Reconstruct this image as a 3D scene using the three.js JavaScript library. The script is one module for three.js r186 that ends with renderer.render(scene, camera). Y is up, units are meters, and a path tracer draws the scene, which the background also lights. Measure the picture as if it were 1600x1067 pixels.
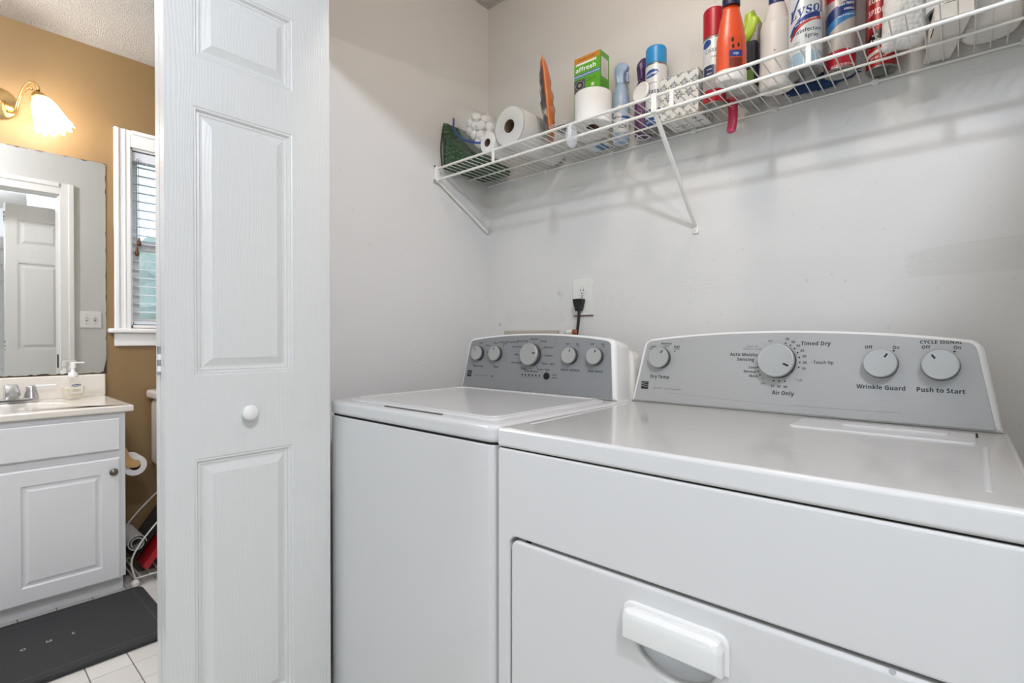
import * as THREE from 'three';
import { RoundedBoxGeometry } from 'three/addons/geometries/RoundedBoxGeometry.js';
import { mergeGeometries, mergeVertices, toCreasedNormals } from 'three/addons/utils/BufferGeometryUtils.js';
import { RectAreaLightUniformsLib } from 'three/addons/lights/RectAreaLightUniformsLib.js';
import { ImprovedNoise } from 'three/addons/math/ImprovedNoise.js';

// ---------------------------------------------------------------- camera, sky, lights, exposure
const scene = new THREE.Scene();
const renderer = new THREE.WebGLRenderer({ antialias: true });
renderer.toneMapping = THREE.LinearToneMapping;
renderer.toneMappingExposure = 0.72;
renderer.shadowMap.enabled = true;
RectAreaLightUniformsLib.init();
const camera = new THREE.PerspectiveCamera(2 * Math.atan(533.5 / 798) * 180 / Math.PI, 1600 / 1067, 0.02, 60);
camera.position.set(0, 1.084, 0);
camera.rotation.set(-0.4 * Math.PI / 180, 41.3 * Math.PI / 180, 0, 'YXZ');
scene.background = new THREE.Color().setRGB(0.62, 0.8, 0.95);
scene.backgroundIntensity = 2.4;

// large soft fill light, added behind the camera to brighten the appliance fronts
function areaLight(w, h, color, intensity, pos, target) {
  const l = new THREE.RectAreaLight(color, intensity, w, h);
  l.position.set(...pos); l.lookAt(...target); scene.add(l);
  return l;
}
areaLight(2.6, 2.1, 0xfffcf8, 0.4, [0, 1.15, 2.58], [0, 1.15, -1]);

// ---------------------------------------------------------------- helpers
let seed = 7;
const rnd = () => { seed = (seed * 1664525 + 1013904223) >>> 0; return seed / 4294967296; };
const noise = new ImprovedNoise();
const used = new Map();
function numbered(n) { const k = used.get(n) ?? 0; used.set(n, k + 1); return k ? n + '_' + String(k).padStart(3, '0') : n; }
function shade(m) { m.castShadow = true; m.receiveShadow = true; return m; }
function part(parent, name, geo, mat, pos, rot, label) {
  const m = shade(new THREE.Mesh(geo, mat)); m.name = name;
  if (pos) m.position.set(...pos); if (rot) m.rotation.set(...rot);
  if (label) m.userData.label = label;
  parent.add(m); return m;
}
function thing(name, label, category, pos = [0, 0, 0], group) {
  const g = new THREE.Group(); g.name = numbered(name); g.position.set(...pos);
  g.userData = { label, category }; if (group) g.userData.group = group;
  scene.add(g); return g;
}
function single(name, label, category, geo, mat, pos = [0, 0, 0], rot, group) {
  const m = part(scene, numbered(name), geo, mat, pos, rot);
  m.userData = { label, category }; if (group) m.userData.group = group;
  return m;
}
function structure(name, label, category, geo, mat, pos, rot) {
  const m = part(scene, numbered(name), geo, mat, pos, rot);
  m.userData = { kind: 'structure', label, category }; return m;
}
function structGroup(name, label, category, pos = [0, 0, 0]) {
  const g = thing(name, label, category, pos); g.userData.kind = 'structure'; return g;
}
const box = (x0, x1, y0, y1, z0, z1) => { const g = new THREE.BoxGeometry(x1 - x0, y1 - y0, z1 - z0); g.translate((x0 + x1) / 2, (y0 + y1) / 2, (z0 + z1) / 2); return g; };
const rbox = (w, h, d, r = 0.003, s = 2) => new RoundedBoxGeometry(w, h, d, s, r);
const rboxAt = (x0, x1, y0, y1, z0, z1, r = 0.003) => { const g = rbox(x1 - x0, y1 - y0, z1 - z0, r); g.translate((x0 + x1) / 2, (y0 + y1) / 2, (z0 + z1) / 2); return g; };
const V = (x, y, z) => new THREE.Vector3(x, y, z);
function rod(a, b, r, seg = 8) {
  const A = V(...a), B = V(...b), d = B.clone().sub(A), g = new THREE.CylinderGeometry(r, r, d.length(), seg);
  g.applyQuaternion(new THREE.Quaternion().setFromUnitVectors(V(0, 1, 0), d.clone().normalize()));
  g.translate(...A.add(B).multiplyScalar(0.5).toArray()); return g;
}
const tube = (pts, r, seg = 40, rs = 10) => new THREE.TubeGeometry(new THREE.CatmullRomCurve3(pts.map((p) => V(...p))), seg, r, rs);
const lathe = (pts, seg = 40) => new THREE.LatheGeometry(pts.map((p) => new THREE.Vector2(...p)), seg);
const merge = (list) => mergeGeometries(list.map((g) => (g.index ? g.toNonIndexed() : g)));
// uv in metres from the dominant axis of each face
function metreUV(g) {
  const n = g.index ? g.toNonIndexed() : g; const p = n.attributes.position, uv = new Float32Array(p.count * 2);
  const a = V(0, 0, 0), b = V(0, 0, 0), c = V(0, 0, 0);
  for (let i = 0; i < p.count; i += 3) {
    a.fromBufferAttribute(p, i); b.fromBufferAttribute(p, i + 1); c.fromBufferAttribute(p, i + 2);
    const nn = b.clone().sub(a).cross(c.clone().sub(a)), ax = Math.abs(nn.x), ay = Math.abs(nn.y), az = Math.abs(nn.z);
    [a, b, c].forEach((v, k) => {
      const t = ax >= ay && ax >= az ? [v.z, v.y] : ay >= az ? [v.x, v.z] : [v.x, v.y];
      uv.set(t, (i + k) * 2);
    });
  }
  n.setAttribute('uv', new THREE.BufferAttribute(uv, 2)); return n;
}
function roundRect(x0, y0, x1, y1, r, path = new THREE.Shape()) {
  path.moveTo(x0 + r, y0); path.lineTo(x1 - r, y0); path.absarc(x1 - r, y0 + r, r, -Math.PI / 2, 0); path.lineTo(x1, y1 - r); path.absarc(x1 - r, y1 - r, r, 0, Math.PI / 2);
  path.lineTo(x0 + r, y1); path.absarc(x0 + r, y1 - r, r, Math.PI / 2, Math.PI); path.lineTo(x0, y0 + r); path.absarc(x0 + r, y0 + r, r, Math.PI, Math.PI * 1.5); return path;
}
function extrude(shape, depth, bevel = 0, seg = 3, curve = 10) {
  return new THREE.ExtrudeGeometry(shape, { depth: depth - 2 * bevel, bevelEnabled: bevel > 0, bevelSize: bevel, bevelThickness: bevel, bevelOffset: -bevel, bevelSegments: seg, curveSegments: curve }).translate(0, 0, bevel);
}
// horizontal plate with rounded corners: x0..x1, z0..z1, bottom y0, height h
function plate(x0, x1, z0, z1, y0, h, r, bevel) {
  const g = extrude(roundRect(x0, -z1, x1, -z0, r), h, bevel, 4); g.rotateX(-Math.PI / 2); g.translate(0, y0, 0); return g;
}
// nested rectangles: profile [[inset, depth], ...] on a w x h rectangle, centred, facing +z
function panelGeo(w, h, profile) {
  const P = [], UV = [];
  const ring = ([i, d]) => [[-w / 2 + i, -h / 2 + i, d], [w / 2 - i, -h / 2 + i, d], [w / 2 - i, h / 2 - i, d], [-w / 2 + i, h / 2 - i, d]];
  const tri = (...v) => v.forEach((q) => { P.push(...q); UV.push(q[0], q[1]); });
  for (let k = 0; k + 1 < profile.length; k++) {
    const A = ring(profile[k]), B = ring(profile[k + 1]);
    for (let e = 0; e < 4; e++) { const f = (e + 1) % 4; tri(A[e], A[f], B[f]); tri(A[e], B[f], B[e]); }
  }
  const C = ring(profile[profile.length - 1]); tri(C[0], C[1], C[2]); tri(C[0], C[2], C[3]);
  const g = new THREE.BufferGeometry(); g.setAttribute('position', new THREE.Float32BufferAttribute(P, 3)); g.setAttribute('uv', new THREE.Float32BufferAttribute(UV, 2)); g.computeVertexNormals(); return g;
}
// soft pouch from a closed outline in the xy plane, thickness t along z, with creases
function pouch(outline, t, wobble = 0.004, rings = 9, per = 48, sd = 1) {
  const curve = new THREE.CatmullRomCurve3(outline.map((p) => V(p[0], p[1], 0)), true, 'catmullrom', 0.35), pts = curve.getSpacedPoints(per).slice(0, per);
  const c = pts.reduce((s, p) => s.add(p), V(0, 0, 0)).multiplyScalar(1 / per), P = [], I = [], UV = [];
  const row = (s, side) => pts.forEach((p) => {
    const x = c.x + (p.x - c.x) * s, y = c.y + (p.y - c.y) * s, k = Math.pow(Math.max(0, 1 - s * s), 0.6);
    P.push(x, y, side * t / 2 * k + wobble * k * noise.noise(x * 45 + sd * 9, y * 45, side * 3 + sd) * 2); UV.push(x, y);
  });
  const levels = []; for (let i = 0; i <= rings; i++) levels.push([i / rings, 1]); for (let i = rings - 1; i >= 0; i--) levels.push([i / rings, -1]);
  levels.forEach(([s, d]) => row(Math.max(s, 0.001), d));
  for (let l = 0; l + 1 < levels.length; l++) for (let j = 0; j < per; j++) { const a = l * per + j, b = l * per + (j + 1) % per; I.push(a, a + per, b, b, a + per, b + per); }
  const g = new THREE.BufferGeometry(); g.setAttribute('position', new THREE.Float32BufferAttribute(P, 3)); g.setAttribute('uv', new THREE.Float32BufferAttribute(UV, 2)); g.setIndex(I); g.computeVertexNormals(); return g;
}
// crumpled lump: sphere scaled to half sizes and displaced
function lump(rx, ry, rz, amp, freq, sd, detail = 40) {
  const g = new THREE.SphereGeometry(1, detail, detail / 2), p = g.attributes.position;
  for (let i = 0; i < p.count; i++) {
    const v = V(0, 0, 0).fromBufferAttribute(p, i), n = 1 + amp * (noise.noise(v.x * freq + sd, v.y * freq, v.z * freq) + 0.5 * noise.noise(v.x * freq * 2.3, v.y * freq * 2.3 + sd, v.z * freq * 2.3));
    p.setXYZ(i, v.x * rx * n, v.y * ry * n, v.z * rz * n);
  }
  const m = mergeVertices(g.deleteAttribute('normal')); m.computeVertexNormals(); return m;
}
function canvasTex(w, h, draw, srgb = true) {
  const c = document.createElement('canvas'); c.width = w; c.height = h; draw(c.getContext('2d'), w, h);
  const t = new THREE.CanvasTexture(c); if (srgb) t.colorSpace = THREE.SRGBColorSpace; t.magFilter = THREE.LinearFilter; t.wrapS = t.wrapT = THREE.RepeatWrapping; return t;
}
function noiseTex(n, fn, srgb = false) {
  const d = new Uint8Array(n * n * 4);
  for (let y = 0; y < n; y++) for (let x = 0; x < n; x++) { const v = fn(x, y), i = (y * n + x) * 4; for (let k = 0; k < 3; k++) d[i + k] = Math.max(0, Math.min(255, (Array.isArray(v) ? v[k] : v))); d[i + 3] = 255; }
  const t = new THREE.DataTexture(d, n, n); t.magFilter = THREE.LinearFilter; t.wrapS = t.wrapT = THREE.RepeatWrapping; if (srgb) t.colorSpace = THREE.SRGBColorSpace; t.needsUpdate = true; return t;
}
function rep(t, u, v) { const c = t.clone(); c.repeat.set(u, v); c.needsUpdate = true; return c; }
const std = (color, roughness = 0.5, o = {}) => new THREE.MeshStandardMaterial({ color, roughness, ...o });
const phys = (color, roughness = 0.5, o = {}) => new THREE.MeshPhysicalMaterial({ color, roughness, ...o });
// periodic noise for repeating textures
const per2 = (x, y, n, f, z) => { const u = x / n, v = y / n, a = 2 * Math.PI; const R = f / (2 * Math.PI); return noise.noise(Math.cos(a * u) * R + 10, Math.sin(a * u) * R + z, 0.3) * 0.5 + noise.noise(x * f / n, y * f / n, z) * 0.5; };

// ---------------------------------------------------------------- surface textures
const rollerBump = noiseTex(256, (x, y) => 128 + 60 * noise.noise(x * 0.22, y * 0.22, 1) + 50 * noise.noise(x * 0.5, y * 0.5, 4));
const popcornBump = noiseTex(512, (x, y) => { const a = noise.noise(x * 0.16, y * 0.16, 2), b = noise.noise(x * 0.36, y * 0.36, 7); return 110 + 190 * Math.max(0, a + b * 0.7) - 60 * Math.max(0, -b); });
const woodGrain = noiseTex(512, (x, y) => { const w = 26 * noise.noise(x * 0.01, y * 0.006, 3); return 128 + 70 * Math.sin((x + w) * 0.42 + 3 * noise.noise(x * 0.02, y * 0.012, 9)) * (0.6 + 0.4 * noise.noise(x * 0.08, y * 0.02, 5)) + 34 * noise.noise(x * 0.7, y * 0.05, 6); });
const fineBump = noiseTex(256, (x, y) => 128 + 90 * noise.noise(x * 0.8, y * 0.8, 1));
const quiltBump = noiseTex(256, (x, y) => { const u = x / 32 * Math.PI, v = y / 32 * Math.PI; return 70 + 150 * Math.abs(Math.sin(u + 0.5 * Math.sin(v))) * Math.abs(Math.sin(v)); });
const clothBump = noiseTex(256, (x, y) => 128 + 60 * Math.sin(x * Math.PI / 2) * Math.sin(y * Math.PI / 2) + 40 * noise.noise(x * 0.1, y * 0.1, 2));

// old white paint with touched-up patches, scuffs and drips (1 texture unit = 2 m)
function paintedWall(base, marks, sd) {
  return canvasTex(1024, 1024, (c, w, h) => {
    c.fillStyle = base; c.fillRect(0, 0, w, h); seed = sd;
    for (let i = 0; i < 90; i++) { c.fillStyle = `rgba(${rnd() > 0.5 ? '255,253,250' : '205,200,192'},${0.012 + rnd() * 0.022})`; const s = 12 + rnd() * 60; c.save(); c.translate(rnd() * w, rnd() * h); c.rotate((rnd() - 0.5) * 0.8); c.fillRect(0, 0, s * (1 + rnd() * 2), s * 0.45); c.restore(); }
    for (let i = 0; i < 260; i++) { c.fillStyle = `rgba(120,112,104,${0.05 + rnd() * 0.14})`; c.fillRect(rnd() * w, rnd() * h, 1 + rnd() * 2, 1 + rnd() * 3); }
    marks(c, w, h);
  });
}

// ---------------------------------------------------------------- materials
const M = {
  enamel: phys(0xd7d5d3, 0.3, { clearcoat: 0.6, clearcoatRoughness: 0.12 }),
  plasticWhite: phys(0xeceae6, 0.35, { clearcoat: 0.3, clearcoatRoughness: 0.2 }),
  gap: std(0x151412, 0.9),
  doorPaint: phys(0xdbdbd8, 0.36, { clearcoat: 0.25, clearcoatRoughness: 0.3, bumpMap: rep(woodGrain, 4.2, 1.5), bumpScale: 0.0006 }),
  doorPaintPlain: phys(0xe6e6e6, 0.36, { clearcoat: 0.25, clearcoatRoughness: 0.3 }),
  trim: phys(0xefeeec, 0.35, { clearcoat: 0.2 }),
  ceiling: std(0xe9e6e1, 0.95, { bumpMap: rep(popcornBump, 2.6, 2.6), bumpScale: 0.012 }),
  wallGold: std(new THREE.Color().setRGB(0.25, 0.157, 0.066), 0.6, { bumpMap: rep(rollerBump, 4, 4), bumpScale: 0.0004 }),
  wallGrey: std(new THREE.Color().setRGB(0.62, 0.62, 0.595), 0.65, { bumpMap: rep(rollerBump, 4, 4), bumpScale: 0.0004 }),
  wire: phys(0xefece4, 0.35, { clearcoat: 0.3 }),
  chrome: std(0xd8d8da, 0.12, { metalness: 1 }),
  steel: std(0x9a9a98, 0.35, { metalness: 1 }),
  brass: std(new THREE.Color().setRGB(0.85, 0.62, 0.3), 0.18, { metalness: 1 }),
  paper: std(0xf0efec, 0.95, { bumpMap: rep(quiltBump, 14, 14), bumpScale: 0.0012 }),
  paperPlain: std(0xf1f0ed, 0.95),
  cardboard: std(0x7a6250, 0.9),
  dark: std(0x1a1a1b, 0.55),
  black: std(0x101011, 0.45),
  mark: std(0x1b1b1b, 0.7),
  clearWrap: phys(0xffffff, 0.22, { transmission: 0.85, thickness: 0, ior: 1.3 }),
  porcelain: phys(0xeeeae4, 0.2, { clearcoat: 0.6, clearcoatRoughness: 0.08 }),
};

// ================================================================ THE ROOM
const ZB = -1.54, XS = -1.485, CEIL = 2.45, XM = -3.06, XW = -1.6, BF = 0.05, HZ = -0.615, HY = 2.038;
const wallWhiteBack = std(0xffffff, 0.62, {
  map: paintedWall('#dedbd6', (c, w, h) => {
    const at = (x, y) => [(x / 2 + 0.79) * w, h - (y / 2 - Math.floor(y / 2)) * h];
    // wiped smudge right of the dryer, scuffs round the outlet, filler patches
    let [px, py] = at(-0.06, 1.26); c.strokeStyle = 'rgba(150,146,136,0.055)'; c.lineWidth = 2;
    for (let i = 0; i < 26; i++) { c.beginPath(); c.moveTo(px - 10 - rnd() * 14, py - 12 + i * 1.1); c.quadraticCurveTo(px + 40, py - 26 + i * 1.6, px + 110 + rnd() * 110, py - 22 + i * 1.5); c.stroke(); }
    for (const [x, y, s, a] of [[-1.115, 1.24, 9, 0.35], [-1.125, 1.255, 5, 0.3], [-1.2, 1.2, 7, 0.14], [-0.9, 1.22, 9, 0.12], [-1.11, 1.17, 8, 0.14], [-1.42, 1.14, 2, 0.6], [-0.86, 1.2, 7, 0.1], [-0.62, 1.22, 10, 0.06]]) {
      [px, py] = at(x, y); for (let i = 0; i < 12; i++) { c.fillStyle = `rgba(105,98,90,${a * 0.22})`; c.fillRect(px + (rnd() - 0.5) * s, py + (rnd() - 0.5) * s * 2.2, 1 + rnd() * 3, 1 + rnd() * 5); }
    }
    [px, py] = at(-1.38, 1.16); c.fillStyle = 'rgba(205,196,180,0.10)'; c.fillRect(px, py - 16, 170, 24);
    for (let i = 0; i < 9; i++) { [px, py] = at(-0.72 + i * 0.02, 1.27 - (i % 4) * 0.012); c.fillStyle = 'rgba(130,124,116,0.05)'; c.fillRect(px, py, 14 + rnd() * 40, 1.5); }
  }, 11), bumpMap: rep(rollerBump, 6, 6), bumpScale: 0.0005 });
wallWhiteBack.map.repeat.set(0.5, 0.5); wallWhiteBack.map.offset.set(0.79, 0);
const wallWhiteSide = std(0xffffff, 0.6, { map: paintedWall('#dedcd9', () => {}, 29), bumpMap: rep(rollerBump, 6, 6), bumpScale: 0.0005 });
wallWhiteSide.map.repeat.set(0.5, 0.5);

structure('wall_back', 'white scuffed closet wall behind the washer and dryer', 'wall', metreUV(box(XS - 0.02, 0.61, 0, CEIL, ZB - 0.1, ZB)), wallWhiteBack);
structure('wall_left', 'white closet side wall left of the washer', 'wall', metreUV(box(XS - 0.03, XS, 0, CEIL, ZB, HZ)), wallWhiteSide);
structure('wall_right', 'white closet side wall right of the dryer', 'wall', metreUV(box(0.52, 0.61, 0, CEIL, ZB, HZ)), wallWhiteSide);
structure('wall_header', 'white wall strip over the closet opening', 'wall', metreUV(box(XS, 0.52, HY, CEIL, HZ - 0.115, HZ)), wallWhiteSide);
structure('wall_jamb_left', 'narrow wall return at the left of the closet opening', 'wall', metreUV(box(XS, -1.372, 0, HY, HZ - 0.115, HZ)), wallWhiteSide);
structure('wall_jamb_right', 'narrow wall return at the right of the closet opening', 'wall', metreUV(box(0.38, 0.52, 0, HY, HZ - 0.115, HZ)), wallWhiteSide);
structure('ceiling', 'white popcorn textured ceiling', 'ceiling', metreUV(box(-3.2, 1.6, CEIL, CEIL + 0.1, -1.7, 2.7)), M.ceiling);
const carpetMat = std(0xd2cbc0, 0.98, { bumpMap: rep(fineBump, 12, 12), bumpScale: 0.003 });
structure('floor', 'beige hall floor in front of the closet', 'floor', metreUV(box(XW, 1.6, -0.1, 0, -1.7, 2.7)), carpetMat);
// partition between hall and bathroom, with the doorway
const DZ0 = -0.575, DZ1 = 0.17;
structure('wall_partition', 'grey bathroom wall seen in the mirror beside the doorway', 'wall', metreUV(merge([box(XW, XS - 0.03, 0, CEIL, ZB, DZ0), box(XW, XS, 2.045, CEIL, DZ0, DZ1), box(XW, XS, 0, CEIL, DZ1, 2.6)])), M.wallGrey);
structure('wall_hall_end', 'grey hall wall seen far back in the mirror', 'wall', metreUV(box(1.5, 1.6, 0, CEIL, -1.7, 2.7)), M.wallGrey);
structure('wall_hall_recess', 'grey wall closing the hall beside the closet', 'wall', metreUV(box(0.61, 1.5, 0, CEIL, ZB - 0.1, ZB)), M.wallGrey);
structure('wall_bath_end', 'grey wall at the toilet end of the bathroom', 'wall', metreUV(box(XM, XW, 0, CEIL, ZB - 0.1, ZB)), M.wallGrey);
structure('wall_bath_near', 'grey wall at the near end of the bathroom', 'wall', metreUV(box(XM, XW, 0, CEIL, 1.0, 1.1)), M.wallGrey);
// hall wall behind the camera, its window added to go with the fill light
structure('wall_hall_front', 'light hall wall behind the camera with an opening for the added window', 'wall', metreUV(merge([box(XW, -1.3, 0, CEIL, 2.6, 2.7), box(1.3, 1.5, 0, CEIL, 2.6, 2.7), box(-1.3, 1.3, 0, 0.1, 2.6, 2.7), box(-1.3, 1.3, 2.2, CEIL, 2.6, 2.7)])), M.wallGrey);
{
  const w = structGroup('window_2', 'added white framed window behind the camera for the fill light', 'window', [0, 1.15, 2.63]);
  const f = new THREE.Shape(); roundRect(-1.3, -1.05, 1.3, 1.05, 0.005, f); f.holes.push(roundRect(-1.24, -0.99, 1.24, 0.99, 0.004, new THREE.Path()));
  part(w, 'window_frame', extrude(f, 0.05), M.trim); part(w, 'mullion', rbox(0.05, 1.98, 0.04), M.trim, [0, 0, 0.025]);
  part(w, 'pane', box(-1.24, 1.24, -0.99, 0.99, 0.02, 0.024), phys(0xffffff, 0.02, { transmission: 1, thickness: 0 }));
}
// door casings
function casing(name, label, x, face) {
  const g = structGroup(name, label, 'door trim');
  for (const [y0, y1, z0, z1] of [[face < 0 ? BF : 0, 2.113, DZ0 - 0.068, DZ0 + 0.006], [face < 0 ? BF : 0, 2.113, DZ1 - 0.006, DZ1 + 0.068], [2.036, 2.113, DZ0 + 0.006, DZ1 - 0.006]]) {
    const board = part(g, 'casing_board', rboxAt(Math.min(x, x + face * 0.012), Math.max(x, x + face * 0.012), y0, y1, z0, z1, 0.003), M.trim);
    const vertical = y0 < 1, mid = (z0 + z1) / 2, out = mid < 0 ? -1 : 1;
    if (vertical) part(board, 'moulding', rboxAt(Math.min(x, x + face * 0.02), Math.max(x, x + face * 0.02), y0, y1, out < 0 ? z0 : z1 - 0.03, out < 0 ? z0 + 0.03 : z1, 0.005), M.trim);
    else part(board, 'moulding', rboxAt(Math.min(x, x + face * 0.02), Math.max(x, x + face * 0.02), y1 - 0.03, y1, z0, z1, 0.005), M.trim);
  }
  return g;
}
casing('trim_1', 'white casing round the bathroom doorway seen in the mirror', XW, -1);
casing('trim_2', 'white casing on the hall side of the bathroom doorway', XS, 1);
structure('door_jamb', 'white jamb lining inside the bathroom doorway', 'door jamb', merge([box(XW, XS, BF, 2.045, DZ0 - 0.002, DZ0 + 0.012), box(XW, XS, BF, 2.045, DZ1 - 0.012, DZ1 + 0.002), box(XW, XS, 2.033, 2.047, DZ0, DZ1)]), M.trim);
part(scene.getObjectByName('door_jamb'), 'jamb_hinge', rbox(0.03, 0.09, 0.006, 0.002), std(0x4a4a48, 0.4, { metalness: 0.8 }), [XW + 0.02, 0.93, DZ0 + 0.015]);
// mirror wall with the window opening
const WZ0 = -1.2, WZ1 = -0.645, WY0 = 1.135, WY1 = 2.02;
structure('wall_mirror', 'gold painted bathroom wall with mirror and window', 'wall', metreUV(merge([box(XM - 0.12, XM, 0, CEIL, WZ1, 1.1), box(XM - 0.12, XM, 0, CEIL, ZB - 0.1, WZ0), box(XM - 0.12, XM, 0, WY0, WZ0, WZ1), box(XM - 0.12, XM, WY1, CEIL, WZ0, WZ1)])), M.wallGold);
// bathroom floor of small white tiles
{
  const f = structGroup('floor_tiled', 'small white square tiles on the bathroom floor', 'floor');
  part(f, 'grout_bed', box(XM, XW, -0.1, BF - 0.003, ZB, 1.0), std(0x6f6a62, 0.95));
  part(f, 'threshold', rboxAt(XW, XS + 0.01, -0.05, BF + 0.004, DZ0, DZ1, 0.006), M.porcelain);
  const g = rbox(0.1055, 0.008, 0.1055, 0.0015, 1), mats = [0xe3dfda, 0xe0dcd6, 0xe6e2dd].map((k) => phys(k, 0.3, { clearcoat: 0.3 }));
  for (let i = -4; i < 9; i++) for (let j = 0; j < 23; j++) part(f, 'tile', g, mats[(i * 5 + j * 7) % 3], [-1.97 + 0.054 - 0.108 * (6 - i) + 0.324, BF - 0.004, -0.42 - 0.054 + 0.108 * (j - 9)]);
}
// bathroom window
{
  const w = structGroup('window_1', 'white framed bathroom window with horizontal blind', 'window');
  const P = (n, g, m = M.trim) => part(w, n, g, m);
  P('reveal', merge([box(XM - 0.12, XM, WY0, WY1, WZ1 - 0.012, WZ1), box(XM - 0.12, XM, WY0, WY1, WZ0, WZ0 + 0.012), box(XM - 0.12, XM, WY1 - 0.012, WY1, WZ0, WZ1), box(XM - 0.12, XM, WY0, WY0 + 0.012, WZ0, WZ1)]));
  for (const [z0, z1, y0, y1] of [[WZ1 - 0.004, -0.582, 1.13, 2.097], [-1.263, WZ0 + 0.004, 1.13, 2.097], [WZ0 + 0.004, WZ1 - 0.004, 2.016, 2.097]]) {
    const b = P('casing_board', rboxAt(XM, XM + 0.014, y0, y1, z0, z1, 0.004));
    if (y0 < 1.5) { const o = z1 > -0.7 ? z1 - 0.02 : z0; part(b, 'moulding', rboxAt(XM, XM + 0.024, y0, y1, o, o + 0.02, 0.006), M.trim); part(b, 'bead', rboxAt(XM, XM + 0.018, y0, y1, (z0 + z1) / 2 - 0.012, (z0 + z1) / 2 - 0.006, 0.002), M.trim); } else part(b, 'moulding', rboxAt(XM, XM + 0.024, y1 - 0.02, y1, z0, z1, 0.006), M.trim);
  }
  P('sill', rboxAt(XM - 0.1, XM + 0.045, 1.108, 1.13, -1.285, -0.557, 0.008));
  P('apron', rboxAt(XM, XM + 0.016, 1.045, 1.108, -1.263, -0.582, 0.004));
  const sx = XM - 0.085;
  for (const [y0, y1] of [[WY0 + 0.012, 1.56], [1.545, WY1 - 0.012]]) {
    const fs = new THREE.Shape(); roundRect(WZ0 + 0.012, y0, WZ1 - 0.012, y1, 0.003, fs); fs.holes.push(roundRect(WZ0 + 0.052, y0 + 0.035, WZ1 - 0.052, y1 - 0.035, 0.002, new THREE.Path()));
    const g = extrude(fs, 0.028); g.rotateY(-Math.PI / 2); const s = P('sash', g, M.trim); s.position.x = y0 < 1.3 ? sx + 0.028 : sx;
    part(s, 'pane', box(-0.016, -0.012, y0 + 0.035, y1 - 0.035, WZ0 + 0.052, WZ1 - 0.052), phys(0xffffff, 0.02, { transmission: 1, thickness: 0 }));
  }
}
{
  const b = thing('window_blind', 'white slatted blind with wooden cord tassels in bathroom window', 'blind', [XM - 0.035, 0, 0]);
  const slatM = std(0xdfe4ea, 0.5), s = new THREE.Shape();
  s.moveTo(-0.024, 0); s.quadraticCurveTo(0, 0.006, 0.024, 0); s.lineTo(0.024, 0.0022); s.quadraticCurveTo(0, 0.0082, -0.024, 0.0022);
  const sg = extrude(s, 0.52, 0, 1, 4);
  part(b, 'head_rail', rbox(0.05, 0.045, 0.525, 0.004), slatM, [0, 1.98, (WZ0 + WZ1) / 2]);
  for (let i = 0; i < 18; i++) part(b, 'slat', sg, slatM, [0, 1.935 - i * 0.0425, (WZ0 + WZ1) / 2 - 0.26], [0, 0, -0.12]);
  part(b, 'bottom_rail', rbox(0.05, 0.016, 0.52, 0.004), slatM, [0, 1.158, (WZ0 + WZ1) / 2]);
  for (const [z, y] of [[-0.684, 1.565], [-0.676, 1.517]]) {
    const c = part(b, 'lift_cord', rod([0.033, y, z], [0.033, 1.97, z], 0.0012, 6), std(0x6b6860, 0.9));
    part(c, 'tassel', lathe([[0, 0.03], [0.004, 0.03], [0.005, 0.018], [0.009, 0.006], [0.01, -0.004], [0.006, -0.012], [0, -0.012]], 14).translate(0.033, y - 0.015, z), std(0x5a3218, 0.5), undefined, undefined, 'brown wooden tassel');
  }
  for (const z of [-0.72, -1.12]) part(b, 'ladder_cord', rod([0.026, 1.16, z], [0.026, 1.96, z], 0.0009, 5), std(0xd8d8d4, 0.9));
}
// trees outside the window
{
  const leafM = std(new THREE.Color().setRGB(0.48, 0.55, 0.46), 0.8), barkM = std(0x4b4238, 0.9);
  for (const [x, z, s, l] of [[-8.5, -2.6, 1.5, 'leafy green tree outside the bathroom window'], [-12.5, -8.5, 1.9, 'taller green tree further off outside the window']]) {
    const t = thing('tree', l, 'tree', [x, -1, z]);
    part(t, 'trunk', tube([[0, 0, 0], [0.1, 0.9, 0.05], [0, 1.8, 0]], 0.12 * s, 12, 8), barkM);
    for (let i = 0; i < 5; i++) part(t, 'foliage', lump(0.7 * s, 0.55 * s, 0.7 * s, 0.45, 2.6, i * 3 + s), leafM, [(rnd() - 0.5) * s, 1.6 * s * 0.8 + rnd() * 0.9, (rnd() - 0.5) * 1.6 * s]);
  }
  structure('ground', 'lawn outside the bathroom window', 'ground', box(-30, -3.3, -1.2, -1, -20, 12), std(0x57663f, 0.95));
}

// ================================================================ BIFOLD CLOSET DOORS
const LEAF_W = 0.378, LEAF_H = 1.985, LEAF_T = 0.0286;
const doorProfile = [[0, 0], [0.003, -0.0015], [0.006, -0.001], [0.010, -0.0075], [0.014, -0.0065], [0.017, -0.0085], [0.021, -0.0085], [0.024, -0.0075], [0.038, -0.0015], [0.0385, -0.001]];
const panelRows = [[0.2, 0.815], [1.0, 1.596], [1.705, 1.885]];
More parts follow.
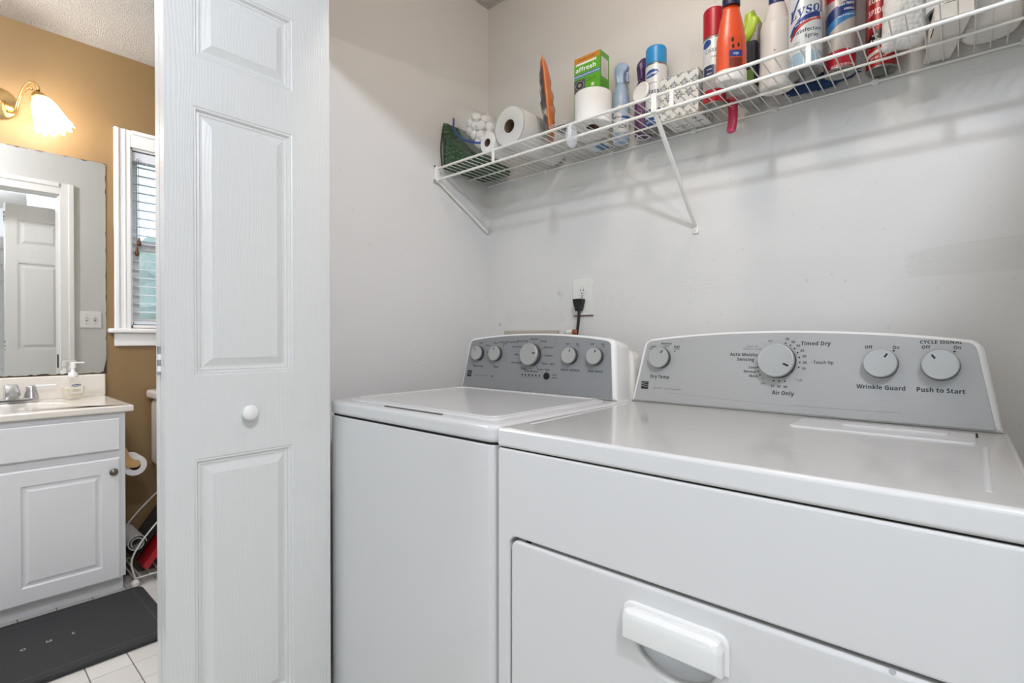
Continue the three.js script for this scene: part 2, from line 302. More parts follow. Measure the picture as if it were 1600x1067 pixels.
// leaf in its own axes: x across (0..W), y up, face at z = 0 and z = -T
function leaf(parent, name) {
  const rect = (q, a, b, c, d) => { q.moveTo(a, b); q.lineTo(c, b); q.lineTo(c, d); q.lineTo(a, d); q.lineTo(a, b); return q; };
  const s = rect(new THREE.Shape(), 0, 0.012, LEAF_W, LEAF_H);
  const x0 = 0.055, x1 = 0.275 + 0.002;
  for (const [a, b] of panelRows) s.holes.push(rect(new THREE.Path(), x0, a, x1, b));
  const f = part(parent, name, extrude(s, LEAF_T).translate(0, 0, -LEAF_T), M.doorPaint);
  for (const [a, b] of panelRows) {
    const g = panelGeo(x1 - x0 + 0.001, b - a + 0.001, doorProfile);
    part(f, 'panel', g, M.doorPaint, [(x0 + x1) / 2, (a + b) / 2, -0.0005]);
    part(f, 'panel', g, M.doorPaint, [(x0 + x1) / 2, (a + b) / 2, -LEAF_T + 0.0005], [0, Math.PI, 0]);
  }
  return f;
}
function bifold(label, x, side) {
  // side 1: face towards +x; hinge edge near the camera at z = -0.328
  const g = thing('bifold_door', label, 'closet door', [x, 0, -0.328]); g.rotation.y = Math.PI / 2;
  const front = leaf(g, 'door_leaf'); const back = leaf(g, 'door_leaf'); back.position.set(0.002, 0, -LEAF_T - 0.0135); back.rotation.y = -0.004;
  if (side < 0) g.position.x = x + LEAF_T * 2 + 0.0135;
  for (const y of [0.25, 1.035, 1.9]) {
    const h = part(g, 'hinge', new THREE.CylinderGeometry(0.0058, 0.0058, 0.062, 12), M.steel, [0.001, y, -LEAF_T - 0.0067]);
    for (const k of [-0.018, 0.008]) part(h, 'knuckle', new THREE.CylinderGeometry(0.0062, 0.0062, 0.012, 12), M.plasticWhite, [0, k, 0]);
  }
  const kz = side > 0 ? 0 : -2 * LEAF_T - 0.0135, kg = lathe([[0, 0.034], [0.012, 0.033], [0.0175, 0.028], [0.0185, 0.022], [0.016, 0.014], [0.009, 0.009], [0.008, 0]], 28); kg.rotateX(side > 0 ? Math.PI / 2 : -Math.PI / 2);
  part(g, 'knob', kg, M.plasticWhite, [0.165, 0.91, kz]);
  return g;
}
bifold('white panelled bifold door folded open left of the washer', -1.27, 1);
bifold('unseen white panelled bifold door right of the dryer, shading the closet from that side', 0.29, -1);  // out of view, placed for the shade it throws into the closet
structure('door_track', 'metal bifold track under the closet header', 'track', rboxAt(-1.372, 0.38, HY - 0.022, HY, -0.7, -0.67, 0.002), M.steel);

// ================================================================ WASHER
const consoleShape = (hb, ht, hs, hm, r) => {
  const s = new THREE.Shape(), k = (hb - ht) / hs; s.moveTo(-hb, 0); s.lineTo(hb, 0); s.lineTo(ht + k * r, hs - r); s.quadraticCurveTo(ht, hs, ht - r, hs + r * 0.12);
  s.quadraticCurveTo(ht * 0.5, hm, 0, hm); s.quadraticCurveTo(-ht * 0.5, hm, -ht + r, hs + r * 0.12); s.quadraticCurveTo(-ht, hs, -ht - k * r, hs - r); s.lineTo(-hb, 0); return s;
};
const silver = (map) => phys(0xffffff, 0.48, { map, metalness: 0.25 });
function consolePanel(hb, ht, hs, hm, W, H, base, draw) {
  const s = consoleShape(hb, ht, hs, hm, 0.014), g = extrude(s, 0.003, 0.0006, 1, 24), p = g.attributes.position, uv = g.attributes.uv;
  for (let i = 0; i < p.count; i++) uv.setXY(i, (p.getX(i) + W / 2) / W, p.getY(i) / H);
  const S = 2000;
  const map = canvasTex(Math.round(W * S), Math.round(H * S), (c, w, h) => {
    c.fillStyle = base; c.fillRect(0, 0, w, h); seed = 91;
    for (let i = 0; i < 1600; i++) { c.fillStyle = rnd() > 0.5 ? 'rgba(255,255,255,0.05)' : 'rgba(60,60,60,0.05)'; c.fillRect(rnd() * w, rnd() * h, 2 + rnd() * 40, 1); }
    for (let i = 0; i < 500; i++) { c.fillStyle = `rgba(70,66,60,${0.05 + rnd() * 0.08})`; c.fillRect(rnd() * w, rnd() * h, 1 + rnd() * 2, 1 + rnd() * 2); }
    const X = (x) => (x + W / 2) * S, Y = (y) => h - y * S;
    const T = (t, x, y, size, bold = true, col = '#232323', align = 'center') => { c.font = `${bold ? 'bold ' : ''}${size * S}px sans-serif`; c.fillStyle = col; c.textAlign = align; c.textBaseline = 'middle'; c.fillText(t, X(x), Y(y)); };
    const dot = (x, y, r = 0.0016, col = '#1a1a1a') => { c.fillStyle = col; c.beginPath(); c.arc(X(x), Y(y), r * S, 0, 7); c.fill(); };
    const line = (x0, y0, x1, y1, wd = 0.0006, col = '#444') => { c.strokeStyle = col; c.lineWidth = wd * S; c.beginPath(); c.moveTo(X(x0), Y(y0)); c.lineTo(X(x1), Y(y1)); c.stroke(); };
    const logo = (x, y, s) => {
      c.fillStyle = '#1d1d1d'; c.fillRect(X(x), Y(y + s), s * S, s * S); c.save(); c.beginPath(); c.rect(X(x), Y(y + s), s * S, s * S); c.clip();
      c.strokeStyle = base; c.lineWidth = s * S * 0.07;
      for (const o of [0.34, 0.6]) { c.beginPath(); c.moveTo(X(x - 0.01), Y(y + s * (o + 0.02))); c.bezierCurveTo(X(x + s * 0.4), Y(y + s * (o + 0.28)), X(x + s * 0.5), Y(y + s * (o - 0.3)), X(x + s + 0.01), Y(y + s * (o + 0.06))); c.stroke(); }
      c.restore(); c.font = `bold ${s * S * 0.17}px sans-serif`; c.fillStyle = base; c.textAlign = 'center'; c.textBaseline = 'middle'; c.fillText('Kenmore', X(x + s / 2), Y(y + s * 0.86));
    };
    draw({ c, X, Y, T, dot, line, logo, S });
  });
  return [g, silver(map)];
}
const knobSide = std(0x8f8f8d, 0.4, { metalness: 0.3 }), knobFace = phys(0xb3b2ae, 0.35, { metalness: 0.35 });
function knob(parent, x, y, r, depth, angle) {
  const b = lathe([[0, depth * 0.7], [r * 1.0, depth * 0.7], [r * 1.02, depth * 0.3], [r * 0.98, 0]], 44); b.rotateX(Math.PI / 2);
  const k = part(parent, 'knob', b, std(0x3c3c3c, 0.5), [x, y, 0.003]);  // dark base colour stands for the shadow ring under the cap
  const f = lathe([[0, depth], [r * 0.86, depth], [r * 0.9, depth + 0.0012], [r * 0.97, depth + 0.0008], [r, depth - 0.002], [r, depth * 0.62], [r * 0.9, depth * 0.6]], 44); f.rotateX(Math.PI / 2);
  part(k, 'knob_cap', f, knobFace, undefined, undefined, 'satin silver cap');
  const m = rbox(r * 0.11, r * 0.3, 0.0012, 0.0004, 1); m.translate(0, r * 0.62, 0); m.rotateZ(angle);
  part(k, 'pointer_mark', m, M.mark, [0, 0, depth + 0.0004]);
  return k;
}
function consoleUnit(t, cx, cz, shape, panel, knobs, depth) {
  const frame = part(t, 'console', toCreasedNormals(extrude(shape, depth, 0.011, 5, 24).translate(0, 0, -depth), 0.6), M.plasticWhite, [cx, 0.9155, cz], [-0.157, 0, 0]);
  part(frame, 'control_panel', panel[0], panel[1], [0, 0.004, -0.001], undefined, 'silver printed control panel');
  for (const k of knobs) knob(frame, ...k);
  return frame;
}
{
  const t = thing('washing_machine', 'white top load washer with silver control console beside the folding door', 'washer');
  const X0 = -1.31, X1 = -0.676, Z0 = -1.33, Z1 = -0.722;
  part(t, 'cabinet', plate(X0 + 0.003, X1 - 0.003, Z0, Z1 - 0.002, 0.03, 0.843, 0.022, 0.003), M.enamel);
  part(t, 'seam', plate(X0 + 0.008, X1 - 0.008, Z0, Z1 - 0.006, 0.872, 0.006, 0.02, 0), M.gap);
  const top = part(t, 'top_cover', plate(X0, X1, Z0, Z1, 0.8765, 0.0375, 0.028, 0.011), M.enamel);
  // lid: shallow plate with a rolled rim, tucked behind the front ledge
  const lid = part(t, 'lid', plate(-1.262, -0.704, -1.185, -0.748, 0.9105, 0.0095, 0.03, 0.004), M.enamel);
  const rim = new THREE.Shape(); roundRect(-1.25, 0.76, -0.716, 1.175, 0.03, rim); rim.holes.push(roundRect(-1.24, 0.77, -0.726, 1.165, 0.024, new THREE.Path()));
  const rg = extrude(rim, 0.004, 0.0018, 3); rg.rotateX(-Math.PI / 2); rg.translate(0, 0.9185, 0);
  part(lid, 'lid_rim', rg, M.enamel);
  part(lid, 'finger_slot', rbox(0.215, 0.003, 0.007, 0.0014), std(0x55534f, 0.7), [-0.968, 0.9142, -0.7455]);
  for (const [x, z] of [[X0 + 0.05, Z1 - 0.05], [X1 - 0.05, Z1 - 0.05], [X0 + 0.05, Z0 + 0.05], [X1 - 0.05, Z0 + 0.05]]) part(t, 'foot', new THREE.CylinderGeometry(0.018, 0.022, 0.034, 16), M.black, [x, 0.017, z]);
  const sh = consoleShape(0.304, 0.285, 0.168, 0.186, 0.022);
  const panel = consolePanel(0.292, 0.273, 0.157, 0.1755, 0.6, 0.19, '#919292', ({ T, dot, line, logo }) => {
    const y = 0.113;
    T('Wash Temp', -0.227, y - 0.042, 0.0085); T('Rinse', -0.145, y - 0.042, 0.0085); T('Fabric Softener', 0.148, y - 0.04, 0.009); T('Stain Boost', 0.2325, y - 0.04, 0.009);
    T('Off', 0.13, y + 0.036, 0.0075); T('On', 0.165, y + 0.036, 0.0075); dot(0.168, y + 0.029); T('Off', 0.215, y + 0.036, 0.0075); T('On', 0.25, y + 0.036, 0.0075); dot(0.252, y + 0.029);
    T('Cold', -0.225, y + 0.036, 0.007); T('Warm', -0.19, y + 0.028, 0.007); T('Hot', -0.186, y + 0.006, 0.007); T('Warm', -0.155, y + 0.036, 0.007); T('Cold', -0.118, y + 0.034, 0.007); dot(-0.122, y + 0.027);
    const w = ['Normal', 'Casual', 'Delicates', 'Express', 'Rinse + Spin', 'Drain + Spin', 'Clean Washer', 'Soak', 'Deep Wash', 'Whites', 'Active Wear', 'Heavy Duty'];
    w.forEach((s, i) => { const a = Math.PI / 2 - i * Math.PI / 6, cx = Math.cos(a), sx = Math.sin(a); T(s, 0.004 + cx * 0.046, y + sx * 0.05, 0.0082, true, '#2b2b2b', cx > 0.2 ? 'left' : cx < -0.2 ? 'right' : 'center'); dot(0.004 + cx * 0.04, y + sx * 0.041, 0.0013); });
    for (let i = 0; i < 6; i++) dot(-0.03 + i * 0.0135, 0.051, 0.0028, '#161616'); line(-0.035, 0.0455, 0.045, 0.0455, 0.0008);
    T('START', 0.085, 0.055, 0.006, true, '#333', 'left'); T('PAUSE', 0.085, 0.047, 0.006, true, '#333', 'left');
    logo(-0.275, 0.034, 0.021); T('Series 500   high efficiency', -0.24, 0.04, 0.0055, false, '#4a4a4a', 'left'); T('he', -0.163, 0.04, 0.009, true, '#333', 'left');
    T('AUTO LOAD SENSING', -0.1, 0.153, 0.008, true, '#3c3c3c'); line(0.092, 0.17, 0.083, 0.137, 0.0008, '#555');
  });
  const con = consoleUnit(t, -0.994, -1.207, sh, panel, [[-0.227, 0.117, 0.0235, 0.017, 0.4], [-0.145, 0.117, 0.0235, 0.017, 0.1], [0.004, 0.117, 0.034, 0.022, -1.4], [0.148, 0.117, 0.0235, 0.017, -0.25], [0.2325, 0.117, 0.0235, 0.017, -0.35]], 0.085);
  part(con, 'start_button', new THREE.CylinderGeometry(0.0105, 0.0105, 0.005, 24).rotateX(Math.PI / 2), M.black, [0.066, 0.055, 0.003]);
  // the wider rear housing of the console
  part(con, 'rear_housing', toCreasedNormals(extrude(consoleShape(0.316, 0.296, 0.15, 0.17, 0.03), 0.06, 0.01, 4, 20).translate(0, 0, -0.142), 0.6), std(0xd9d5cc, 0.45));
}

// ================================================================ DRYER
const enamelTop = phys(0xffffff, 0.3, { clearcoat: 0.7, clearcoatRoughness: 0.1, map: canvasTex(1024, 1024, (c, w, h) => {
  c.fillStyle = '#c3c0bb'; c.fillRect(0, 0, w, h); seed = 17;
  for (let i = 0; i < 2200; i++) { c.fillStyle = `rgba(${rnd() > 0.4 ? '108,102,92' : '235,232,226'},${0.02 + rnd() * 0.07})`; c.fillRect(rnd() * w, rnd() * h, 10 + rnd() * 120, 1 + rnd() * 1.5); }
  for (let i = 0; i < 60; i++) { c.fillStyle = `rgba(80,74,66,${0.1 + rnd() * 0.35})`; c.fillRect(rnd() * w, rnd() * h, 1 + rnd() * 9, 1 + rnd() * 2); }
  c.strokeStyle = 'rgba(90,84,76,0.35)'; c.lineWidth = 1.3;
  for (let i = 0; i < 5; i++) { const x = rnd() * w, y = rnd() * h; c.beginPath(); c.moveTo(x, y); c.quadraticCurveTo(x + 30, y + 12, x + 20 + rnd() * 50, y - 20); c.stroke(); }
}) });
enamelTop.map.repeat.set(1.3, 1.3);
{
  const t = thing('clothes_dryer', 'white wide clothes dryer with pull handle and silver console', 'dryer');
  const X0 = -0.662, X1 = 0.066, Z0 = -1.385, Z1 = -0.71;
  // front panel with the door opening cut out
  const dx0 = -0.632, dx1 = 0.036, dy0 = 0.13, dy1 = 0.716;
  part(t, 'cabinet', plate(X0 + 0.002, X1 - 0.002, Z0, Z1 - 0.03, 0.03, 0.8455, 0.008, 0.002), M.enamel);
  const fs = new THREE.Shape(); roundRect(X0 + 0.002, 0.03, X1 - 0.002, 0.8765, 0.006, fs); fs.holes.push(roundRect(dx0, dy0, dx1, dy1, 0.02, new THREE.Path()));
  part(t, 'front_panel', extrude(fs, 0.03, 0.004, 3).translate(0, 0, Z1 - 0.0305), M.enamel);
  part(t, 'seam', box(X0 + 0.006, X1 - 0.006, 0.8735, 0.88, Z0, Z1 - 0.005), M.gap);
  // top: cover with a raised border strip and the sunk work surface
  part(t, 'top_cover', plate(X0, X1, Z0, Z1 + 0.001, 0.879, 0.035, 0.008, 0.006), M.enamel);
  part(t, 'top_surface', plate(X0 + 0.007, X1 - 0.007, Z0, Z1 - 0.007, 0.9135, 0.0009, 0.006, 0.0003), enamelTop);
  for (const [a, b] of [[[-0.636, -0.78], [-0.648, -1.215]], [[0.024, -0.77], [0.03, -1.075]]]) part(t, 'top_ridge', rod([a[0], 0.9095, a[1]], [b[0], 0.9095, b[1]], 0.0062, 16), M.enamel);
  // lint screen cover at the back right
  const ls = part(t, 'lint_screen_lid', plate(-0.248, 0.02, -1.2, -1.09, 0.9115, 0.0055, 0.006, 0.0018), M.enamel);
  part(ls, 'lint_screen_grip', plate(-0.17, -0.015, -1.188, -1.152, 0.9165, 0.003, 0.004, 0.001), M.enamel);
  part(ls, 'lid_gap', box(0.0205, 0.0235, 0.9135, 0.9145, -1.225, -1.17), M.gap);
  // door with the sunk grip and hood handle
  const ds = new THREE.Shape(); roundRect(dx0 + 0.004, dy0 + 0.004, dx1 - 0.004, dy1 - 0.006, 0.018, ds);
  const gx0 = -0.374, gx1 = -0.25, gy = 0.63, hole = new THREE.Path();
  hole.moveTo(gx0, gy + 0.025); hole.lineTo(gx0, gy); hole.bezierCurveTo(gx0 + 0.004, gy - 0.034, gx0 + 0.03, gy - 0.044, (gx0 + gx1) / 2, gy - 0.046); hole.bezierCurveTo(gx1 - 0.03, gy - 0.044, gx1 - 0.004, gy - 0.034, gx1, gy); hole.lineTo(gx1, gy + 0.025); hole.lineTo(gx0, gy + 0.025); ds.holes.push(hole);
  const door = part(t, 'door', extrude(ds, 0.026, 0.006, 4, 16).translate(0, 0, Z1 - 0.027), M.enamel);
  const dish = new THREE.SphereGeometry(1, 36, 18, 0, Math.PI * 2, 0, Math.PI / 2); dish.rotateX(-Math.PI / 2); dish.scale(0.068, 0.05, 0.026); dish.translate((gx0 + gx1) / 2, gy, Z1 - 0.0045);
  dish.scale(1, 1, 1);
  part(door, 'grip_recess', dish, M.enamel);
  // hood: quarter-round shell, open below
  const hs = new THREE.Shape(); const hw = 0.0745; hs.moveTo(-hw, -0.024); hs.lineTo(-hw, 0.008); hs.quadraticCurveTo(-hw, 0.024, -hw + 0.016, 0.024); hs.lineTo(hw - 0.016, 0.024); hs.quadraticCurveTo(hw, 0.024, hw, 0.008); hs.lineTo(hw, -0.024); hs.lineTo(-hw, -0.024);
  const handle = part(door, 'handle', toCreasedNormals(extrude(hs, 0.026, 0.0085, 5, 12), 0.7), M.plasticWhite, [-0.312, 0.652, Z1 - 0.004], undefined, 'moulded white pull handle');
  const fl = new THREE.Shape(); const fw = 0.08; fl.moveTo(-fw, -0.026); fl.lineTo(-fw, 0.01); fl.quadraticCurveTo(-fw, 0.029, -fw + 0.02, 0.029); fl.lineTo(fw - 0.02, 0.029); fl.quadraticCurveTo(fw, 0.029, fw, 0.01); fl.lineTo(fw, -0.026); fl.lineTo(-fw, -0.026);
  part(handle, 'handle_flange', extrude(fl, 0.006, 0.002, 2, 12), M.plasticWhite, [0, 0, 0.002]);
  part(door, 'screw', new THREE.CylinderGeometry(0.0035, 0.0035, 0.003, 14).rotateX(Math.PI / 2 - 0.7), M.steel, [-0.056, dy1 - 0.0085, Z1 - 0.004]);
  part(door, 'catch', rbox(0.012, 0.003, 0.004, 0.001), M.gap, [-0.59, dy1 - 0.004, Z1 - 0.008]);
  for (const [x, z] of [[X0 + 0.05, Z1 - 0.06], [X1 - 0.05, Z1 - 0.06], [X0 + 0.05, Z0 + 0.05], [X1 - 0.05, Z0 + 0.05]]) part(t, 'foot', new THREE.CylinderGeometry(0.018, 0.022, 0.034, 16), M.black, [x, 0.017, z]);
  const sh = consoleShape(0.3635, 0.336, 0.167, 0.189, 0.024);
  const panel = consolePanel(0.3525, 0.325, 0.157, 0.1785, 0.72, 0.19, '#b0aeab', ({ T, dot, line, logo }) => {
    const y = 0.113;
    T('Dry Temp', -0.284, y - 0.049, 0.0115); T('Low', -0.308, y + 0.031, 0.0075); T('Delicate', -0.309, y + 0.0245, 0.006, false); T('Medium', -0.272, y + 0.039, 0.0075); T('Casual', -0.272, y + 0.0325, 0.006, false); T('High', -0.243, y + 0.031, 0.0075); T('Cotton', -0.243, y + 0.0245, 0.006, false); dot(-0.248, y + 0.018); dot(-0.274, y + 0.028, 0.0013);
    logo(-0.334, 0.03, 0.02); T('Series 500  |  quiet drying system', -0.3, 0.034, 0.005, false, '#555', 'left');
    const cx = -0.0045;
    T('Auto Moisture', -0.074, y + 0.014, 0.0105); T('Sensing', -0.074, y + 0.0025, 0.0105); T('MORE DRY', -0.06, y + 0.033, 0.0055, false, '#666'); T('WRINKLE GUARD', -0.06, y + 0.027, 0.0055, false, '#666');
    T('Less', -0.05, y - 0.016, 0.0078, true, '#222', 'right'); T('Normal', -0.049, y - 0.026, 0.0078, true, '#222', 'right'); T('More', -0.045, y - 0.036, 0.0078, true, '#222', 'right');
    for (const [a, b] of [[-0.047, -0.0155], [-0.045, -0.0245], [-0.041, -0.0325]]) dot(a, y + b);
    T('Timed Dry', 0.068, y + 0.041, 0.0115); const nums = ['70', '60', '50', '40', '30', '20', '10'];
    nums.forEach((s, i) => { const a = 1.25 - i * 0.255; dot(cx + Math.cos(a) * 0.0435, y + Math.sin(a) * 0.0435); T(s, cx + Math.cos(a) * 0.0535, y + Math.sin(a) * 0.053, 0.0072, true, '#222'); });
    T('- Touch Up', 0.06, y + 0.0, 0.0085, true, '#333', 'left');
    T('Air Only', 0.008, y - 0.071, 0.0115); ['10', '20', '30'].forEach((s, i) => { dot(-0.012 + i * 0.0115, y - 0.0445); T(s, -0.014 + i * 0.013, y - 0.056, 0.0075); });
    T('OFF', -0.034, y - 0.052, 0.0055, false); T('OFF', 0.041, y - 0.041, 0.0055, false); T('OFF', -0.023, y + 0.046, 0.0055, false); line(-0.036, y - 0.043, -0.031, y - 0.037); line(0.03, y - 0.036, 0.034, y - 0.04);
    T('Wrinkle Guard', 0.1845, y - 0.047, 0.0115); T('Off', 0.163, y + 0.034, 0.0085); T('On', 0.208, y + 0.034, 0.0085); dot(0.2045, y + 0.0275, 0.0018);
    T('CYCLE SIGNAL', 0.276, y + 0.0455, 0.0092); T('Off', 0.254, y + 0.035, 0.0085); T('On', 0.3, y + 0.035, 0.0085); dot(0.296, y + 0.0275, 0.0018); T('Push to Start', 0.276, y - 0.047, 0.0115);
    line(-0.26, 0.024, 0.02, 0.014, 0.0007, 'rgba(90,85,80,0.35)'); line(0.02, 0.016, 0.22, 0.018, 0.0008, 'rgba(80,75,70,0.45)');
  });
  consoleUnit(t, -0.3045, -1.244, sh, panel, [[-0.284, 0.117, 0.027, 0.018, -0.55], [-0.0045, 0.117, 0.038, 0.024, -2.0], [0.1845, 0.117, 0.0285, 0.02, -0.55], [0.276, 0.117, 0.0285, 0.02, 0.6]], 0.13);
}

// ================================================================ BACK WALL: outlet, plug, valve box
{
  const o = thing('wall_outlet', 'white duplex outlet plate on the wall above the washer', 'outlet', [-1.013, 1.229, ZB]);
  const ivory = phys(0xe6e3dc, 0.4);
  part(o, 'cover_plate', rbox(0.082, 0.128, 0.008, 0.002), ivory, [0, 0, 0.004]);
  part(o, 'plate_edge', rbox(0.08, 0.0035, 0.004, 0.001), std(0x6b4a38, 0.9), [0.004, -0.0655, 0.004], undefined, 'rusty gap under the plate');
  for (const y of [0.021, -0.022]) {
    const r = part(o, 'receptacle', extrude(roundRect(-0.0165, -0.0145, 0.0165, 0.0145, 0.0125), 0.003, 0.0006, 1), ivory, [0, y, 0.0075]);
    part(r, 'receptacle_ring', new THREE.TorusGeometry(0.0165, 0.0006, 6, 40).scale(1, 0.9, 1), std(0x55504a, 0.8), [0, 0, 0.001]);
    for (const x of [-0.0055, 0.0065]) part(r, 'slot', rbox(0.0022, 0.0085, 0.001, 0.0004, 1), M.black, [x, 0.0035, 0.003]);
    part(r, 'ground_hole', new THREE.CylinderGeometry(0.0026, 0.0026, 0.001, 14).rotateX(Math.PI / 2), M.black, [0, -0.0075, 0.003]);
  }
  part(o, 'screw', new THREE.CylinderGeometry(0.0026, 0.0026, 0.002, 12).rotateX(Math.PI / 2), std(0x9a7f66, 0.5, { metalness: 0.6 }), [0, 0, 0.0085]);
  const p = thing('power_cord', 'black power cord plugged into the outlet above the washer', 'power cord', [-1.015, 1.205, ZB + 0.011]);
  const ps = new THREE.Shape(); ps.moveTo(-0.019, 0.012); ps.quadraticCurveTo(-0.019, 0.017, -0.013, 0.017); ps.lineTo(0.013, 0.017); ps.quadraticCurveTo(0.019, 0.017, 0.019, 0.012); ps.lineTo(0.008, -0.026); ps.lineTo(-0.008, -0.026); ps.lineTo(-0.019, 0.012);
  part(p, 'plug', extrude(ps, 0.03, 0.004, 3), M.black);
  part(p, 'cord', tube([[0, -0.02, 0.015], [0, -0.05, 0.016], [-0.003, -0.085, 0.018], [-0.008, -0.13, 0.022], [-0.01, -0.28, 0.03]], 0.0052, 30), M.black);
  const v = thing('valve_box', 'beige recessed laundry valve box behind the washer console', 'valve box', [-1.252, 1.035, ZB]);
  const vs = new THREE.Shape(); roundRect(-0.134, -0.078, 0.134, 0.078, 0.004, vs); vs.holes.push(roundRect(-0.115, -0.06, 0.115, 0.06, 0.003, new THREE.Path()));
  part(v, 'box_frame', extrude(vs, 0.012, 0.003, 2), std(0xb9b1a2, 0.6)); part(v, 'box_back', box(-0.115, 0.115, -0.06, 0.06, 0, 0.002), std(0x8d8678, 0.7));
  const h = thing('supply_hose', 'clear braided water hose with copper collar beside the black cord', 'hose');
  part(h, 'hose', tube([[-1.075, 0.95, ZB + 0.04], [-1.078, 1.05, ZB + 0.035], [-1.072, 1.096, ZB + 0.034], [-1.055, 1.104, ZB + 0.034]], 0.009, 24), phys(0xcfc9c0, 0.3, { bumpMap: rep(clothBump, 6, 3), bumpScale: 0.001 }));
  part(h, 'white_coupling', rod([-1.058, 1.104, ZB + 0.034], [-1.034, 1.105, ZB + 0.034], 0.0095, 18), M.plasticWhite);
  part(h, 'copper_collar', rod([-1.034, 1.105, ZB + 0.034], [-1.017, 1.105, ZB + 0.034], 0.0098, 18), std(0xb87a50, 0.35, { metalness: 0.8 }));
}

// ================================================================ WIRE SHELF
const SY = 1.7205, SZF = -1.258, SZB = ZB + 0.006;
{
  const t = thing('wire_shelf', 'white wire shelf across the closet above washer and dryer', 'shelf');
  const x0 = XS + 0.003, x1 = 0.517;
  part(t, 'front_rail', rod([x0, 1.7185, SZF], [x1, 1.7185, SZF], 0.0042, 12), M.wire);
  part(t, 'lip_rail', rod([x0, 1.6755, SZF + 0.002], [x1, 1.6755, SZF + 0.002], 0.0042, 12), M.wire);
  part(t, 'middle_rail', rod([x0, 1.714, -1.425], [x1, 1.714, -1.425], 0.003, 10), M.wire);
  part(t, 'rear_rail', rod([x0, 1.7125, SZB], [x1, 1.7125, SZB], 0.0032, 10), M.wire);
  const wg = rod([0, 1.7188, SZF - 0.002], [0, 1.7188, SZB], 0.0015, 6);
  for (let i = 0; i < 77; i++) { const x = -1.4695 + i * 0.02612; if (x < x1) part(t, 'deck_wire', wg, M.wire, [x, 0, 0]); }
  const sg = rbox(0.011, 0.046, 0.0045, 0.0015); for (const x of [-1.187, -0.874, -0.5587, -0.25, 0.06, 0.37]) part(t, 'lip_strap', sg, M.wire, [x, 1.697, SZF + 0.004]);
  for (const x of [-1.177, -0.895, -0.613, -0.387, -0.161, 0.1]) { const c = part(t, 'wall_clip', rbox(0.015, 0.014, 0.011, 0.003), M.plasticWhite, [x, 1.712, ZB + 0.0058]); part(c, 'clip_pin', new THREE.CylinderGeometry(0.003, 0.003, 0.004, 10).rotateX(Math.PI / 2), M.plasticWhite, [0, -0.003, 0.006]); }
  // end bracket on the side wall
  const e = part(t, 'end_bracket', rbox(0.014, 0.062, 0.02, 0.003), M.plasticWhite, [XS + 0.0075, 1.697, SZF + 0.004]);
  for (const y of [0.026, -0.027]) part(e, 'screw', new THREE.CylinderGeometry(0.0035, 0.0035, 0.004, 12).rotateZ(Math.PI / 2), M.steel, [0.004, y, 0.012]);
  // braces: a flat channel from the lip down to the wall
  const brace = (x) => {
    const a = [x, 1.676, SZF], b = [x, 1.425, ZB + 0.008], L = Math.hypot(a[1] - b[1], a[2] - b[2]), ang = Math.atan2(a[2] - b[2], a[1] - b[1]);
    const g = rbox(0.0125, L, 0.009, 0.003); g.rotateX(ang); g.translate(x, (a[1] + b[1]) / 2, (a[2] + b[2]) / 2);
    const p = part(t, 'brace', g, M.wire);
    part(p, 'brace_hook', rbox(0.016, 0.05, 0.008, 0.003), M.wire, [x, 1.698, SZF + 0.006]);
    part(p, 'brace_foot', rbox(0.017, 0.034, 0.005, 0.002), M.wire, [x, 1.418, ZB + 0.003]);
    part(p, 'brace_screw', new THREE.CylinderGeometry(0.0035, 0.0035, 0.003, 12).rotateX(Math.PI / 2), M.plasticWhite, [x, 1.412, ZB + 0.0065]);
  };
  brace(-0.606);
  const a = [XS + 0.009, 1.672, SZF - 0.005], b = [XS + 0.009, 1.52, ZB + 0.012], L = Math.hypot(a[1] - b[1], a[2] - b[2]), g = rbox(0.011, L, 0.012, 0.003); g.rotateX(Math.atan2(a[2] - b[2], a[1] - b[1])); g.translate(a[0], (a[1] + b[1]) / 2, (a[2] + b[2]) / 2);
  part(t, 'side_brace', g, M.wire);
}

// ================================================================ THINGS ON THE SHELF
const faceCam = (x, z, off = 0) => Math.atan2(-x, -z) - Math.PI + off;
function wrapLabel(w, h, base, draw, ts = 1, dy = 0, sd = 3) {
  return canvasTex(w, h, (c) => { c.fillStyle = base; c.fillRect(0, 0, w, h); seed = sd; c.translate(0, dy * h); const T = (t, x, y, size, col, font = 'bold', fam = 'sans-serif', rot = 0) => { c.save(); c.translate((0.5 + (x - 0.5) * (ts < 1 ? 0.85 : 1)) * w, y * h); c.rotate(rot); c.font = `${font} ${size * h * ts}px ${fam}`; c.fillStyle = col; c.textAlign = 'center'; c.textBaseline = 'middle'; c.fillText(t, 0, 0); c.restore(); }; const R = (x, y, a, b, col) => { c.fillStyle = col; c.fillRect(x * w, y * h, a * w, b * h); }; draw({ c, T, R, w, h }); });
}
